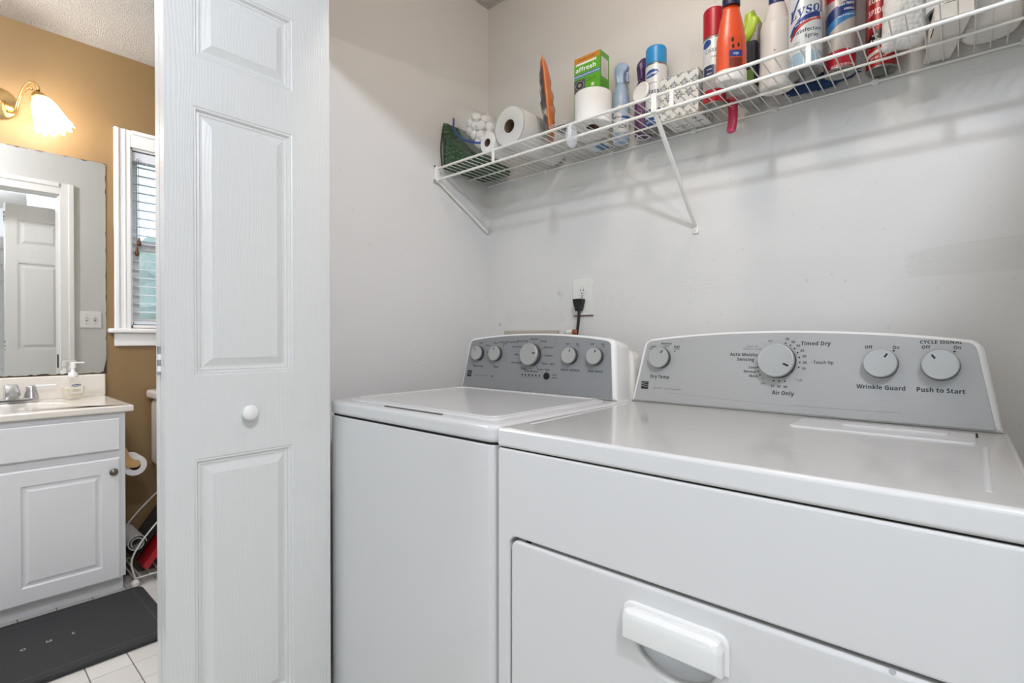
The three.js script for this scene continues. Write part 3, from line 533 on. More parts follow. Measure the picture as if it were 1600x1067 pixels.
// aerosol can: printed wall, steel rims, concave foot, plastic cap
function can(label, x, z, r, hBody, capH, capMat, map, off = 0, capR = 0.97, y = SY) {
  const t = thing('aerosol_can', label, 'spray can', [x, y, z]);
  part(t, 'body', new THREE.CylinderGeometry(r, r, hBody - 0.008, 48, 1, true).translate(0, hBody / 2, 0), phys(0xffffff, 0.3, { map, clearcoat: 0.4, metalness: 0.1 }), undefined, [0, faceCam(x, z, off), 0]);
  const b = part(t, 'base_rim', lathe([[0, 0.009], [r * 0.6, 0.007], [r * 0.86, 0.003], [r * 0.95, 0], [r * 1.02, 0.0015], [r * 1.02, 0.004], [r, 0.005]], 48), M.steel);
  part(t, 'shoulder', lathe([[r, hBody - 0.005], [r * 1.02, hBody - 0.003], [r * 1.01, hBody], [r * 0.9, hBody + 0.006], [r * 0.55, hBody + 0.014], [0, hBody + 0.016]], 48), M.steel);
  if (capMat) part(t, 'cap', lathe([[r * capR, hBody - 0.003], [r * capR, hBody + capH - 0.006], [r * capR - 0.002, hBody + capH - 0.0015], [r * capR - 0.006, hBody + capH], [0, hBody + capH]], 48), capMat);
  return t;
}
const lab = [];
can('blue capped white spray can beside the patterned tissue box', -0.705, -1.472, 0.032, 0.193, 0.056, phys(0x2f93d3, 0.35), wrapLabel(1024, 900, '#e9ebec', ({ c, T, R }) => {
  c.fillStyle = '#1f4f9c'; c.beginPath(); c.ellipse(470, 130, 120, 55, -0.12, 0, 7); c.fill(); T('easyway.', 0.46, 0.145, 0.07, '#fff', 'bold', 'sans-serif', -0.1);
  T('streak free', 0.47, 0.3, 0.04, '#8a5a30'); T('Glass', 0.47, 0.44, 0.12, '#1b2950'); T('cleaner', 0.47, 0.55, 0.05, '#1b2950'); R(0, 0.72, 1, 0.06, '#1c3f86'); R(0, 0.86, 1, 0.14, '#23508f'); T('NET WT 19 OZ', 0.47, 0.93, 0.04, '#fff');
}, 0.85), -0.25);
can('red capped carpet cleaner can between tissue box and orange bottle', -0.514, -1.432, 0.0305, 0.182, 0.082, phys(0xb5132b, 0.35), wrapLabel(1024, 900, '#a9a6a4', ({ c, T, R }) => {
  R(0, 0, 1, 0.34, '#e9e9ea'); c.fillStyle = '#e9e9ea'; c.beginPath(); c.moveTo(0, 300); c.quadraticCurveTo(512, 480, 1024, 300); c.lineTo(1024, 0); c.lineTo(0, 0); c.fill();
  c.fillStyle = '#2a4f9d'; c.beginPath(); c.ellipse(400, 70, 75, 55, -0.3, 0, 7); c.fill(); T('CARPET', 0.5, 0.2, 0.115, '#5b8fa8'); T('CLEANER', 0.53, 0.3, 0.05, '#333'); R(0.34, 0.42, 0.16, 0.2, '#24365f'); T('Stain', 0.42, 0.48, 0.05, '#fff'); T('lifter', 0.42, 0.55, 0.05, '#fff'); R(0, 0.8, 1, 0.2, '#b3182c'); T('NET WT 22 OZ', 0.5, 0.9, 0.05, '#eee');
}, 0.72), -0.05);
can('white and pale blue disinfectant spray can on the shelf', -0.285, -1.397, 0.0355, 0.235, 0.05, phys(0xe8ebee, 0.35), wrapLabel(1024, 1000, '#e3e9ec', ({ c, T, R }) => {
  c.strokeStyle = '#1f3d86'; c.lineWidth = 20; c.beginPath(); c.moveTo(360, 420); c.quadraticCurveTo(500, 60, 640, 20); c.stroke();
  T('Lysol', 0.51, 0.33, 0.2, '#22428f', 'italic bold', 'serif', -0.16); c.save(); c.lineWidth = 52; c.strokeStyle = '#23408c'; c.beginPath(); c.moveTo(350, 560); c.quadraticCurveTo(460, 400, 680, 385); c.stroke(); c.lineWidth = 30; c.strokeStyle = '#c0392b'; c.beginPath(); c.moveTo(350, 600); c.quadraticCurveTo(470, 440, 690, 425); c.stroke(); c.restore();
  T('KILLS 99.9% OF VIRUSES', 0.51, 0.448, 0.028, '#fff', 'bold', 'sans-serif', -0.2); T('Disinfectant', 0.53, 0.545, 0.075, '#26324f', 'bold', 'sans-serif', -0.08); T('Spray', 0.58, 0.605, 0.075, '#26324f', 'bold', 'sans-serif', -0.08); T('CRISP', 0.4, 0.66, 0.04, '#8793a5'); T('LINEN', 0.4, 0.7, 0.04, '#8793a5');
  R(0, 0.76, 1, 0.24, '#a9cbe0'); c.strokeStyle = 'rgba(255,255,255,.6)'; c.lineWidth = 14; for (let i = 0; i < 9; i++) { c.beginPath(); c.moveTo(i * 120, 760); c.quadraticCurveTo(i * 120 + 50, 860, i * 120 - 20, 1000); c.stroke(); }
}, 0.72, 0.08), -0.03);
can('red and grey carpet cleaner can right of the disinfectant spray', -0.222, -1.452, 0.0325, 0.27, 0.05, phys(0xb5132b, 0.35), wrapLabel(1024, 1000, '#bdb7b2', ({ c, T, R }) => {
  R(0, 0, 1, 0.34, '#c31c33'); c.fillStyle = '#f2f2f2'; c.beginPath(); c.ellipse(580, 250, 170, 90, 0, 0, 7); c.fill(); T('CARPET', 0.56, 0.24, 0.085, '#4f83b6'); T('CLEANER', 0.6, 0.3, 0.035, '#333');
  c.fillStyle = '#1d3a78'; c.beginPath(); c.moveTo(300, 470); c.quadraticCurveTo(520, 360, 720, 340); c.lineTo(720, 440); c.quadraticCurveTo(520, 470, 300, 600); c.fill(); c.fillStyle = '#3b7fb8'; c.beginPath(); c.moveTo(300, 570); c.quadraticCurveTo(520, 470, 720, 440); c.lineTo(720, 490); c.quadraticCurveTo(520, 540, 300, 660); c.fill();
  T('HIGH TRAFFIC', 0.57, 0.39, 0.045, '#fff', 'bold', 'sans-serif', -0.12); T('FORMULA', 0.6, 0.435, 0.04, '#fff', 'bold', 'sans-serif', -0.12); T('Deep Cleaning Formula', 0.57, 0.49, 0.026, '#fff', 'bold', 'sans-serif', -0.14);
  c.fillStyle = '#b3182c'; c.beginPath(); c.moveTo(0, 860); c.quadraticCurveTo(512, 740, 1024, 830); c.lineTo(1024, 1000); c.lineTo(0, 1000); c.fill(); T('NET WT 22 OZ (1 LB 6 OZ)', 0.55, 0.93, 0.04, '#f0e4e4', 'bold', 'sans-serif', -0.04);
}, 0.66, 0.05), 0.08);
can('dark red insect killer can with white lettering on the shelf', -0.146, -1.505, 0.031, 0.27, 0.05, phys(0x151515, 0.35), wrapLabel(1024, 1000, '#a51a22', ({ c, T, R }) => {
  T('ANT', 0.47, 0.14, 0.1, '#f2e9e6'); T('ROACH', 0.5, 0.24, 0.1, '#f2e9e6'); T('SPIDER', 0.5, 0.345, 0.1, '#f2e9e6'); T('KILLER.', 0.5, 0.45, 0.1, '#f2e9e6'); c.fillStyle = '#241a1a'; c.beginPath(); c.ellipse(520, 590, 150, 75, -0.15, 0, 7); c.fill(); T('KILLS', 0.46, 0.555, 0.035, '#fff'); T('8 ways', 0.49, 0.605, 0.07, '#fff');
  c.fillStyle = '#ddd6cf'; c.beginPath(); c.moveTo(300, 720); c.quadraticCurveTo(480, 705, 740, 640); c.lineTo(740, 665); c.quadraticCurveTo(480, 730, 300, 770); c.fill(); T('NET WT 20 OZ', 0.5, 0.76, 0.04, '#f0e4e4');
}, 0.68, 0.16), -0.22);
{ // white canister on the flat box
  const b = thing('flat_box', 'flat white cardboard box lying on the shelf below a canister', 'box', [-0.026, SY, -1.437]);
  const s = new THREE.Shape(); s.moveTo(-0.044, -0.095); s.lineTo(0.005, -0.098); s.lineTo(0.043, 0.096); s.lineTo(-0.016, 0.1); s.lineTo(-0.044, -0.095);
  const g = extrude(s, 0.03, 0.001, 1); g.rotateX(Math.PI / 2); g.translate(0, 0.03, 0);
  part(b, 'carton', g, std(0xe6e1d9, 0.7)); part(b, 'flap_slit', rbox(0.002, 0.0008, 0.04, 0.0003, 1), std(0x453a30, 0.9), [-0.022, 0, 0.05], [0, 0.15, 0]);
}
can('white canister with blue swoosh standing on the flat white box', -0.022, -1.383, 0.036, 0.22, 0.04, phys(0xe9ecf0, 0.35), wrapLabel(1024, 900, '#e4e7ec', ({ c }) => { c.fillStyle = '#1d48a5'; c.beginPath(); c.moveTo(0, 700); c.quadraticCurveTo(512, 420, 1024, 700); c.lineTo(1024, 620); c.quadraticCurveTo(512, 330, 0, 620); c.fill(); c.fillStyle = '#1d48a5'; c.fillRect(0, 0, 1024, 350); }), -0.4, 0.97, SY + 0.031);
// trigger bottles with a hooded head
function airSpray(label, x, z, r, h, bodyMat, headMat, map, yaw, footMat) {
  const t = thing('spray_bottle', label, 'spray bottle', [x, SY, z]); t.rotation.y = yaw;
  part(t, 'bottle', lathe([[0, 0.004], [r * 0.75, 0.002], [r * 0.8, 0], [r * 0.96, 0.004], [r, 0.02], [r, h * 0.42], [r * 1.02, h * 0.5], [r * 0.9, h * 0.6], [r * 0.66, h * 0.69], [r * 0.55, h * 0.73], [0, h * 0.73]], 44), bodyMat);
  part(t, 'foot_ring', lathe([[r * 0.62, 0.003], [r * 0.66, 0], [r * 0.82, 0], [r * 0.9, 0.003], [r * 0.94, 0.012]], 40), footMat);
  if (map) part(t, 'label', new THREE.CylinderGeometry(r * 1.012, r * 1.012, h * 0.34, 44, 1, true).translate(0, h * 0.27, 0), phys(0xffffff, 0.4, { map }), undefined, [0, faceCam(x, z, 0.1) - yaw, 0], 'printed wrap label');
  const s = new THREE.Shape(); s.moveTo(-r * 0.55, h * 0.72); s.quadraticCurveTo(-r * 0.62, h * 0.82, -r * 0.72, h * 0.88); s.quadraticCurveTo(-r * 0.7, h * 0.985, r * 0.1, h); s.quadraticCurveTo(r * 0.85, h * 0.99, r * 0.95, h * 0.93); s.lineTo(r * 0.8, h * 0.885); s.quadraticCurveTo(r * 0.3, h * 0.87, r * 0.45, h * 0.72); s.lineTo(-r * 0.55, h * 0.72);
  const g = extrude(s, r * 1.05, r * 0.3, 4, 12); g.translate(0, 0, -r * 0.525);
  const head = part(t, 'spray_head', toCreasedNormals(g, 0.8), headMat);
  part(head, 'trigger', tube([[r * 0.55, h * 0.9, 0], [r * 0.78, h * 0.85, 0], [r * 0.72, h * 0.79, 0], [r * 0.86, h * 0.75, 0]], r * 0.16, 16), headMat);
}
airSpray('pale blue trigger air freshener bottle left of the purple one', -0.838, -1.492, 0.0285, 0.258, phys(0xa9bdd8, 0.35, { clearcoat: 0.3 }), phys(0x9db4d2, 0.35), wrapLabel(1024, 512, '#b4c6de', ({ c, T, R }) => { R(0.42, 0.02, 0.08, 0.16, '#e7ebf2'); c.fillStyle = '#eef1f5'; c.beginPath(); c.ellipse(430, 230, 90, 95, 0, 0, 7); c.fill(); T('febreze', 0.42, 0.44, 0.13, '#31538f', 'italic bold'); R(0.5, 0.42, 0.2, 0.07, '#2f559b'); c.fillStyle = '#e6e8ec'; c.beginPath(); c.moveTo(330, 380); c.quadraticCurveTo(480, 300, 720, 330); c.lineTo(720, 512); c.lineTo(330, 512); c.fill(); T('AIR', 0.52, 0.8, 0.2, '#5c5a52'); }), 0.35, phys(0xdfe4ec, 0.4));
airSpray('purple trigger air freshener bottle behind the round white lid', -0.762, -1.5, 0.027, 0.25, phys(0x4a2a55, 0.35, { clearcoat: 0.3 }), phys(0x4b3160, 0.35), wrapLabel(1024, 512, '#5b3560', ({ c }) => { seed = 5; for (let i = 0; i < 120; i++) { c.fillStyle = ['#8b5a86', '#3a2045', '#a97aa0', '#6b2f5e'][i % 4]; c.beginPath(); c.ellipse(rnd() * 1024, rnd() * 512, 12 + rnd() * 26, 8 + rnd() * 14, rnd() * 3, 0, 7); c.fill(); } }), 0.9, phys(0xdcd6de, 0.4));
{ // round white lid leaning on the rail
  single('round_disc', 'round white plastic lid leaning behind the shelf rail above the brace', 'disc', lathe([[0, 0.006], [0.02, 0.006], [0.022, 0.008], [0.026, 0.008], [0.0285, 0.004], [0.0285, 0], [0, 0]], 36), phys(0xe7e3da, 0.4), [-0.652, 1.7475, -1.276], [Math.PI / 2 - 0.15, 0, 0.3]);
}
{ // tissue box with leaf pattern
  const t = thing('tissue_box', 'white tissue box with grey leaf pattern on the wire shelf', 'tissue box', [-0.612, SY, -1.479]);
  const pat = canvasTex(512, 512, (c) => {
    c.fillStyle = '#e9e8e4'; c.fillRect(0, 0, 512, 512);
    const petal = (x, y, a, col, L = 40) => { c.save(); c.translate(x, y); c.rotate(a); c.fillStyle = col; c.beginPath(); c.moveTo(14, 0); c.quadraticCurveTo(L * 0.65, -24, L + 10, 0); c.quadraticCurveTo(L * 0.65, 24, 14, 0); c.fill(); c.restore(); };
    for (let i = -1; i < 5; i++) for (let j = -1; j < 5; j++) { const x = i * 128 + (j % 2 ? 64 : 0), y = j * 128; for (let k = 0; k < 8; k++) petal(x, y, k * Math.PI / 4 + 0.2, k % 2 ? '#a3abad' : '#7f8a8c', k % 2 ? 38 : 48); c.fillStyle = '#24292b'; c.beginPath(); c.arc(x, y, 7, 0, 7); c.fill(); c.fillStyle = '#b99a58'; c.save(); c.translate(x + 64, y + 10); c.rotate(0.78); c.fillRect(-9, -9, 18, 18); c.restore(); }
  });
  const m = std(0xffffff, 0.6, { map: rep(pat, 8, 8) }), g = metreUV(box(-0.0565, 0.0565, 0.0015, 0.123, -0.0555, 0.0555)); part(t, 'carton', g, m);
  part(t, 'carton_base', box(-0.0565, 0.0565, 0, 0.0015, -0.0555, 0.0555), std(0xffffff, 0.6, { map: wrapLabel(512, 512, '#e8e7e3', ({ T, R, c }) => { T('ultra', 0.32, 0.62, 0.13, '#222', 'bold', 'serif'); T('SOFT', 0.32, 0.73, 0.06, '#222'); R(0.12, 0.79, 0.45, 0.012, '#333'); R(0.72, 0.3, 0.1, 0.1, '#444'); R(0.7, 0.55, 0.2, 0.06, '#777'); c.strokeStyle = '#999'; c.strokeRect(40, 60, 430, 380); }) }));
  part(t, 'opening', extrude(roundRect(-0.035, -0.015, 0.035, 0.015, 0.014), 0.0006), M.paperPlain, [0, 0.1232, 0], [-Math.PI / 2, 0, 0]);
}
{ // orange bottle with navy trigger
  const t = thing('orange_bottle', 'orange cleaner bottle with navy sprayer top and white base', 'cleaner bottle', [-0.436, SY, -1.329]); t.rotation.y = 0.55;
  const body = (list) => { const g = lathe(list, 44); g.scale(1, 1, 0.72); return g; };
  part(t, 'bottle', body([[0.036, 0.028], [0.0355, 0.08], [0.034, 0.11], [0.027, 0.15], [0.0205, 0.178], [0.0195, 0.193], [0, 0.193]]), phys(0xe8562b, 0.32, { clearcoat: 0.5 }));
  part(t, 'white_base', body([[0, 0.002], [0.03, 0], [0.035, 0.003], [0.0372, 0.012], [0.0365, 0.028], [0.036, 0.0285]]), phys(0xe9e5df, 0.35));
  part(t, 'collar', lathe([[0.02, 0.19], [0.021, 0.192], [0.021, 0.218], [0.016, 0.222], [0, 0.222]], 30), phys(0x20264a, 0.4));
  part(t, 'spray_head', rbox(0.03, 0.035, 0.075, 0.01), phys(0x20264a, 0.4), [0, 0.237, 0.012]);
  part(t, 'label', new THREE.CylinderGeometry(0.0364, 0.0366, 0.075, 40, 1, true, -0.35, 1.0).scale(1, 1, 0.74).translate(0, 0.068, 0), phys(0xffffff, 0.4, { map: wrapLabel(256, 256, '#d9512c', ({ R, T, c }) => { R(0.05, 0.45, 0.9, 0.22, '#333a86'); T('carpet', 0.5, 0.56, 0.12, '#dfe3ff'); R(0.05, 0.7, 0.9, 0.3, '#7c2a16'); c.fillStyle = '#2b1a14'; for (const [x, y] of [[70, 30], [80, 85], [170, 75]]) { c.beginPath(); c.arc(x, y, 20, 0, 7); c.fill(); } }) }));
}
{ // lime and navy bottle
  const t = thing('green_bottle', 'lime green and navy dispenser bottle between orange and white bottles', 'cleaner bottle', [-0.436, SY, -1.478]);
  part(t, 'bottle', rbox(0.058, 0.16, 0.06, 0.014, 4), phys(0x1c2238, 0.35, { clearcoat: 0.4 }), [0, 0.082, 0]);
  part(t, 'grey_base', rbox(0.06, 0.035, 0.062, 0.014, 4), phys(0x9a9894, 0.4), [0, 0.019, 0]);
  part(t, 'green_label', rbox(0.03, 0.03, 0.003, 0.001), phys(0x6f9a48, 0.4), [0.004, 0.065, 0.0305]);
  const s = new THREE.Shape(); s.moveTo(-0.03, 0.14); s.quadraticCurveTo(-0.034, 0.2, -0.008, 0.218); s.lineTo(-0.006, 0.238); s.lineTo(0.012, 0.244); s.lineTo(0.014, 0.228); s.quadraticCurveTo(0.026, 0.224, 0.024, 0.208); s.quadraticCurveTo(0.02, 0.17, -0.03, 0.14);
  part(t, 'lime_cap', extrude(s, 0.05, 0.01, 4, 14).translate(0, 0, -0.025).scale(1.18, 1, 1), phys(0xb4d32a, 0.35, { clearcoat: 0.3 }));
  const s2 = new THREE.Shape(); s2.moveTo(-0.03, 0.135); s2.quadraticCurveTo(0.018, 0.165, 0.026, 0.208); s2.lineTo(0.03, 0.19); s2.quadraticCurveTo(0.028, 0.15, 0.02, 0.135); s2.lineTo(-0.03, 0.125);
  part(t, 'grey_shoulder', extrude(s2, 0.048, 0.008, 3).translate(0, 0, -0.024), phys(0xa9a8a2, 0.4));
  part(t, 'nozzle', lathe([[0.008, 0], [0.008, 0.01], [0.006, 0.014], [0, 0.014]], 20), phys(0xe7e6e0, 0.4), [0.004, 0.241, 0], [0, 0, -0.2]);
}
{ // white squeeze bottle with navy top
  const t = thing('white_bottle', 'plain white cleaner bottle with navy blue cap', 'cleaner bottle', [-0.361, SY, -1.445]); t.rotation.y = 0.25;
  const g = lathe([[0, 0.003], [0.034, 0.001], [0.04, 0.004], [0.0425, 0.014], [0.04, 0.04], [0.0375, 0.1], [0.0375, 0.165], [0.0345, 0.176], [0.029, 0.178], [0.027, 0.195], [0.0215, 0.218], [0.018, 0.225], [0, 0.225]], 44); g.scale(1, 1, 0.8);
  part(t, 'bottle', g, phys(0xe6e2de, 0.38, { clearcoat: 0.2 })); part(t, 'cap', lathe([[0.0185, 0], [0.0185, 0.028], [0.012, 0.05], [0.006, 0.056], [0, 0.056]], 30), phys(0x20306f, 0.35), [0, 0.221, 0]);
  part(t, 'moulded_dot', new THREE.SphereGeometry(0.0016, 8, 6), M.dark, [-0.004, 0.093, 0.03]);
}
single('paper_towel_pack', 'white quilted paper towel pack beside the insect killer can', 'paper towels', pouch([[-0.043, 0.004], [-0.02, 0.001], [0.02, 0.002], [0.04, 0.03], [0.045, 0.12], [0.04, 0.25], [0, 0.262], [-0.035, 0.25], [-0.04, 0.12]], 0.062, 0.003, 10, 56, 4), std(0xeeedea, 0.9, { bumpMap: rep(quiltBump, 12, 12), bumpScale: 0.002 }), [-0.095, SY + 0.001, -1.426], [0, 0.3, 0]);
function roll(name, label, pos, rot, r, rc, L, mat) {
  const t = thing(name, label, 'paper roll', pos); t.rotation.set(...rot);
  part(t, 'paper', lathe([[rc, 0], [r - 0.003, 0], [r, 0.003], [r, L - 0.003], [r - 0.003, L], [rc, L]], 56), mat);
  part(t, 'core', lathe([[rc, 0.0005], [rc, L - 0.0005], [rc - 0.0012, L - 0.0005], [rc - 0.0012, 0.0005], [rc, 0.0005]], 36), M.cardboard, undefined, undefined, 'brown cardboard core');
  return t;
}
for (const [x, z, l] of [[0.043, -1.47, 'plain white jar standing at the right end of the shelf'], [0.152, -1.462, 'partly visible white jar at the far right of the shelf']]) {
  const t = thing('white_jar', l, 'jar', [x, SY, z]);
  part(t, 'jar', lathe([[0, 0.002], [0.034, 0], [0.043, 0.003], [0.049, 0.012], [0.051, 0.03], [0.051, 0.18], [0.046, 0.195], [0, 0.195]], 48), phys(0xe6e2dc, 0.45)); part(t, 'jar_lid', lathe([[0.049, 0], [0.05, 0.02], [0.046, 0.024], [0, 0.024]], 40), phys(0xeeece8, 0.4), [0, 0.195, 0]);
}
roll('paper_towel_roll', 'white paper towel roll lying end-on left of the orange bag', [-1.128, SY + 0.066, -1.52], [Math.PI / 2, 0, 0], 0.066, 0.022, 0.25, M.paper);
roll('toilet_roll', 'small crushed toilet roll lying under the paper towel roll', [-1.229, SY + 0.0365, -1.37], [Math.PI / 2, 0, 0], 0.036, 0.014, 0.1, M.paperPlain);
roll('toilet_roll', 'upright white toilet roll in front of the green carton', [-0.836, SY, -1.322], [0, 0, 0], 0.0555, 0.02, 0.096, M.paperPlain);
{ // green carton
  const t = thing('green_carton', 'bright green washer cleaner carton with orange top band', 'carton', [-0.897, SY + 0.0335, -1.409]);
  single('paper_pack', 'flat white wrapped pack lying under the green carton', 'pack', pouch([[-0.05, -0.03], [0.05, -0.03], [0.05, 0.028], [-0.05, 0.028]], 0.032, 0.0008, 9, 44, 21).rotateX(-Math.PI / 2), phys(0xe9e7e3, 0.4), [-0.897, SY + 0.0165, -1.409]);
  const side = wrapLabel(300, 640, '#5aa02c', ({ R }) => { R(0.12, 0.08, 0.76, 0.26, '#ddd9d2'); for (let i = 0; i < 9; i++) R(0.18, 0.1 + i * 0.026, 0.6, 0.006, '#8a8680'); R(0.12, 0.4, 0.7, 0.01, '#3e7a1c'); R(0.12, 0.45, 0.7, 0.01, '#3e7a1c'); });
  const front = wrapLabel(512, 1400, '#62b02e', ({ c, R, T }) => {
    R(0, 0, 1, 0.075, '#d08a35'); T('WASHING MACHINE', 0.5, 0.04, 0.026, '#7a4a12'); R(0.06, 0.08, 0.8, 0.03, '#f0ece2'); T('affresh', 0.45, 0.17, 0.085, '#fff', 'bold', 'sans-serif'); R(0, 0.232, 1, 0.05, '#4f7fa8'); T('washing machine cleaner', 0.5, 0.257, 0.03, '#eef'); T('removes odor', 0.66, 0.33, 0.022, '#234d0c'); T('causing residue', 0.66, 0.355, 0.022, '#234d0c');
    c.fillStyle = '#5b5b5e'; c.fillRect(0, 430, 220, 260); c.fillStyle = '#2a2a2d'; c.beginPath(); c.arc(110, 540, 80, 0, 7); c.fill(); c.strokeStyle = '#a9a9ab'; c.lineWidth = 10; c.stroke(); c.fillStyle = '#9b9b9d'; c.beginPath(); c.arc(110, 540, 38, 0, 7); c.fill(); c.fillStyle = '#dfe8d6'; c.beginPath(); c.arc(370, 600, 32, 0, 7); c.fill();
  });
  part(t, 'carton', box(-0.0485, 0.0485, 0, 0.2305, -0.0265, 0.0265), phys(0x5fa92d, 0.4));
  part(t, 'front_print', box(-0.0483, 0.0483, 0.0002, 0.2303, 0.0265, 0.0269), phys(0xffffff, 0.4, { map: front }));
  part(t, 'side_print', new THREE.PlaneGeometry(0.0526, 0.23).rotateY(Math.PI / 2).translate(0.0489, 0.1152, 0), phys(0xffffff, 0.4, { map: side }));
}
{ // orange and grey flat bag seen on edge
  const t = thing('snack_pouch', 'tall orange and dark grey foil bag standing on edge', 'bag', [-1.006, SY + 0.003, -1.338]); t.rotation.set(0, 0.6, 0.1, 'YXZ');
  const outline = [[-0.045, 0.004], [0.045, 0.004], [0.05, 0.06], [0.04, 0.18], [0.03, 0.262], [0.0, 0.272], [-0.036, 0.26], [-0.048, 0.1]];
  const g = pouch(outline, 0.04, 0.004, 10, 56, 3); g.rotateY(-Math.PI / 2); const col = new Float32Array(g.attributes.position.count * 3), p = g.attributes.position, a = new THREE.Color(0xc9662a), b = new THREE.Color(0x3b3a42), w = new THREE.Color(0xc9b9a6);
  for (let i = 0; i < p.count; i++) { const n = noise.noise(p.getY(i) * 30, p.getZ(i) * 40, 2), c = p.getX(i) > -0.004 ? a : p.getY(i) > 0.235 ? a : n > 0.25 ? w : b; col.set([c.r, c.g, c.b], i * 3); }
  g.setAttribute('color', new THREE.BufferAttribute(col, 3));
  part(t, 'bag', g, phys(0xffffff, 0.3, { vertexColors: true, clearcoat: 0.5 })); part(t, 'seal', tube([[0, 0.006, 0.046], [0, 0.06, 0.05], [0.0, 0.18, 0.041], [0, 0.266, 0.03]], 0.0022, 24, 6), phys(0xd98a52, 0.3));
}
{ // dark and clear packets lying flat
  const t = thing('plastic_packet', 'black item in a crinkled clear packet lying behind the rail', 'packet', [-0.931, SY + 0.022, -1.325]);
  const g = pouch([[-0.042, -0.045], [0.04, -0.045], [0.045, 0.03], [0, 0.048], [-0.046, 0.03]], 0.03, 0.008, 9, 44, 6); g.rotateX(-Math.PI / 2); part(t, 'wrapper', g, M.clearWrap);
  const k = pouch([[-0.03, -0.032], [0.03, -0.026], [0.032, 0.02], [-0.032, 0.03]], 0.016, 0.003, 8, 36, 8); k.rotateX(-Math.PI / 2); part(t, 'contents', k, M.dark);
  const u = thing('plastic_bag', 'crumpled white translucent plastic bag under the paper towel roll', 'bag', [-1.01, SY + 0.0085, -1.455]);
  const w = pouch([[-0.045, -0.07], [0.05, -0.07], [0.07, 0.0], [0.05, 0.065], [-0.045, 0.07]], 0.014, 0.003, 9, 44, 9); w.rotateX(-Math.PI / 2); part(u, 'bag', w, phys(0xe9e8e6, 0.35, { transmission: 0.35, thickness: 0 }));
  const v = thing('blue_packet', 'flat packet with blue and white print lying on the shelf', 'packet', [-0.925, SY + 0.0085, -1.487]);
  const x = pouch([[-0.035, -0.04], [0.035, -0.04], [0.035, 0.04], [-0.035, 0.04]], 0.012, 0.002, 9, 44, 12); x.rotateX(-Math.PI / 2); part(v, 'packet', x, phys(0xe3e6ea, 0.4)); part(v, 'blue_band', rbox(0.03, 0.0135, 0.05, 0.003), phys(0x4c86b4, 0.4), [0.018, 0, -0.002]);
}
{ // clear cup hooked on the lip
  const t = thing('clear_cap', 'translucent plastic cap hanging on the front shelf rail', 'cap', [-0.858, 1.6725, SZF + 0.0135]); t.rotation.set(0, 0.25, 0.06);
  const s = new THREE.Shape(); s.absellipse(0, 0, 0.018, 0.034, 0, Math.PI * 2); part(t, 'cap', extrude(s, 0.014, 0.005, 3, 20), phys(0xf4f6f8, 0.2, { transmission: 0.78, thickness: 0 }));
}
{ // green packet in the corner
  const t = thing('green_packet', 'dark green wrapped packet in the corner of the shelf', 'packet', [-1.41, SY, -1.4]);
  const gm = std(0xffffff, 0.45, { map: canvasTex(256, 256, (c) => { c.fillStyle = '#2c4a30'; c.fillRect(0, 0, 256, 256); seed = 44; for (let i = 0; i < 90; i++) { c.fillStyle = ['#47694a', '#1c3320', '#5a7a5c', '#3a5a3e'][i % 4]; c.fillRect(rnd() * 256, rnd() * 256, 20 + rnd() * 30, 8 + rnd() * 10); } for (let i = 0; i < 10; i++) { c.fillStyle = 'rgba(200,214,196,.5)'; c.fillRect(rnd() * 256, rnd() * 256, 18, 4); } }) }); gm.map.repeat.set(12, 12);
  const s = new THREE.Shape(); s.moveTo(-0.068, 0.001); s.lineTo(0.07, 0.001); s.quadraticCurveTo(0.085, 0.02, 0.07, 0.04); s.quadraticCurveTo(0.0, 0.06, -0.03, 0.12); s.quadraticCurveTo(-0.05, 0.18, -0.062, 0.178); s.quadraticCurveTo(-0.074, 0.12, -0.068, 0.001);
  part(t, 'packet', metreUV(extrude(s, 0.235, 0.016, 4, 12).translate(0, 0, -0.117)), gm);
  part(t, 'seal_edge', tube([[-0.068, 0.006, 0.118], [-0.072, 0.09, 0.12], [-0.064, 0.176, 0.112]], 0.003, 20, 6), std(0x1c3d22, 0.5));
}
{ // zip bag of cotton balls
  const t = thing('zip_bag', 'clear zip bag with a blue seal leaning in the shelf corner', 'bag', [-1.325, SY + 0.055, -1.335]); t.rotation.set(-0.12, 0.25, 0);
  part(t, 'bag', pouch([[-0.13, 0.185], [-0.06, 0.165], [0.0, 0.14], [0.055, 0.105], [0.075, 0.03], [0.05, -0.02], [-0.0, -0.022], [-0.06, 0.02], [-0.105, 0.09]], 0.085, 0.006, 10, 60, 2), phys(0xffffff, 0.1, { transmission: 0.9, thickness: 0, ior: 1.35 }));
  part(t, 'blue_zip', tube([[-0.128, 0.135, 0.008], [-0.105, 0.078, 0.03], [-0.06, 0.03, 0.042], [0.0, 0.005, 0.044], [0.04, 0.0, 0.04]], 0.0034, 30, 6), phys(0x2b4fa8, 0.4), undefined, undefined, 'blue zip strip');
  const balls = lump(0.0175, 0.0175, 0.0175, 0.2, 3.4, 2, 24);
  const spots = [[-0.055, 0.082], [-0.03, 0.058], [-0.002, 0.05], [0.024, 0.055], [-0.03, 0.092], [-0.004, 0.086], [0.023, 0.086], [-0.052, 0.11], [-0.026, 0.122], [0.002, 0.116], [-0.01, 0.026], [0.018, 0.026]];
  t.updateMatrixWorld(true);
  spots.forEach(([x, y], i) => { const p = t.localToWorld(V(x, y, (i % 3 - 1) * 0.009)); single('cotton_ball', 'white cotton ball inside the clear zip bag', 'cotton ball', balls, std(0xf3f2f0, 1), p.toArray(), [i, i * 2, 0], 'cotton balls in the zip bag'); });
}
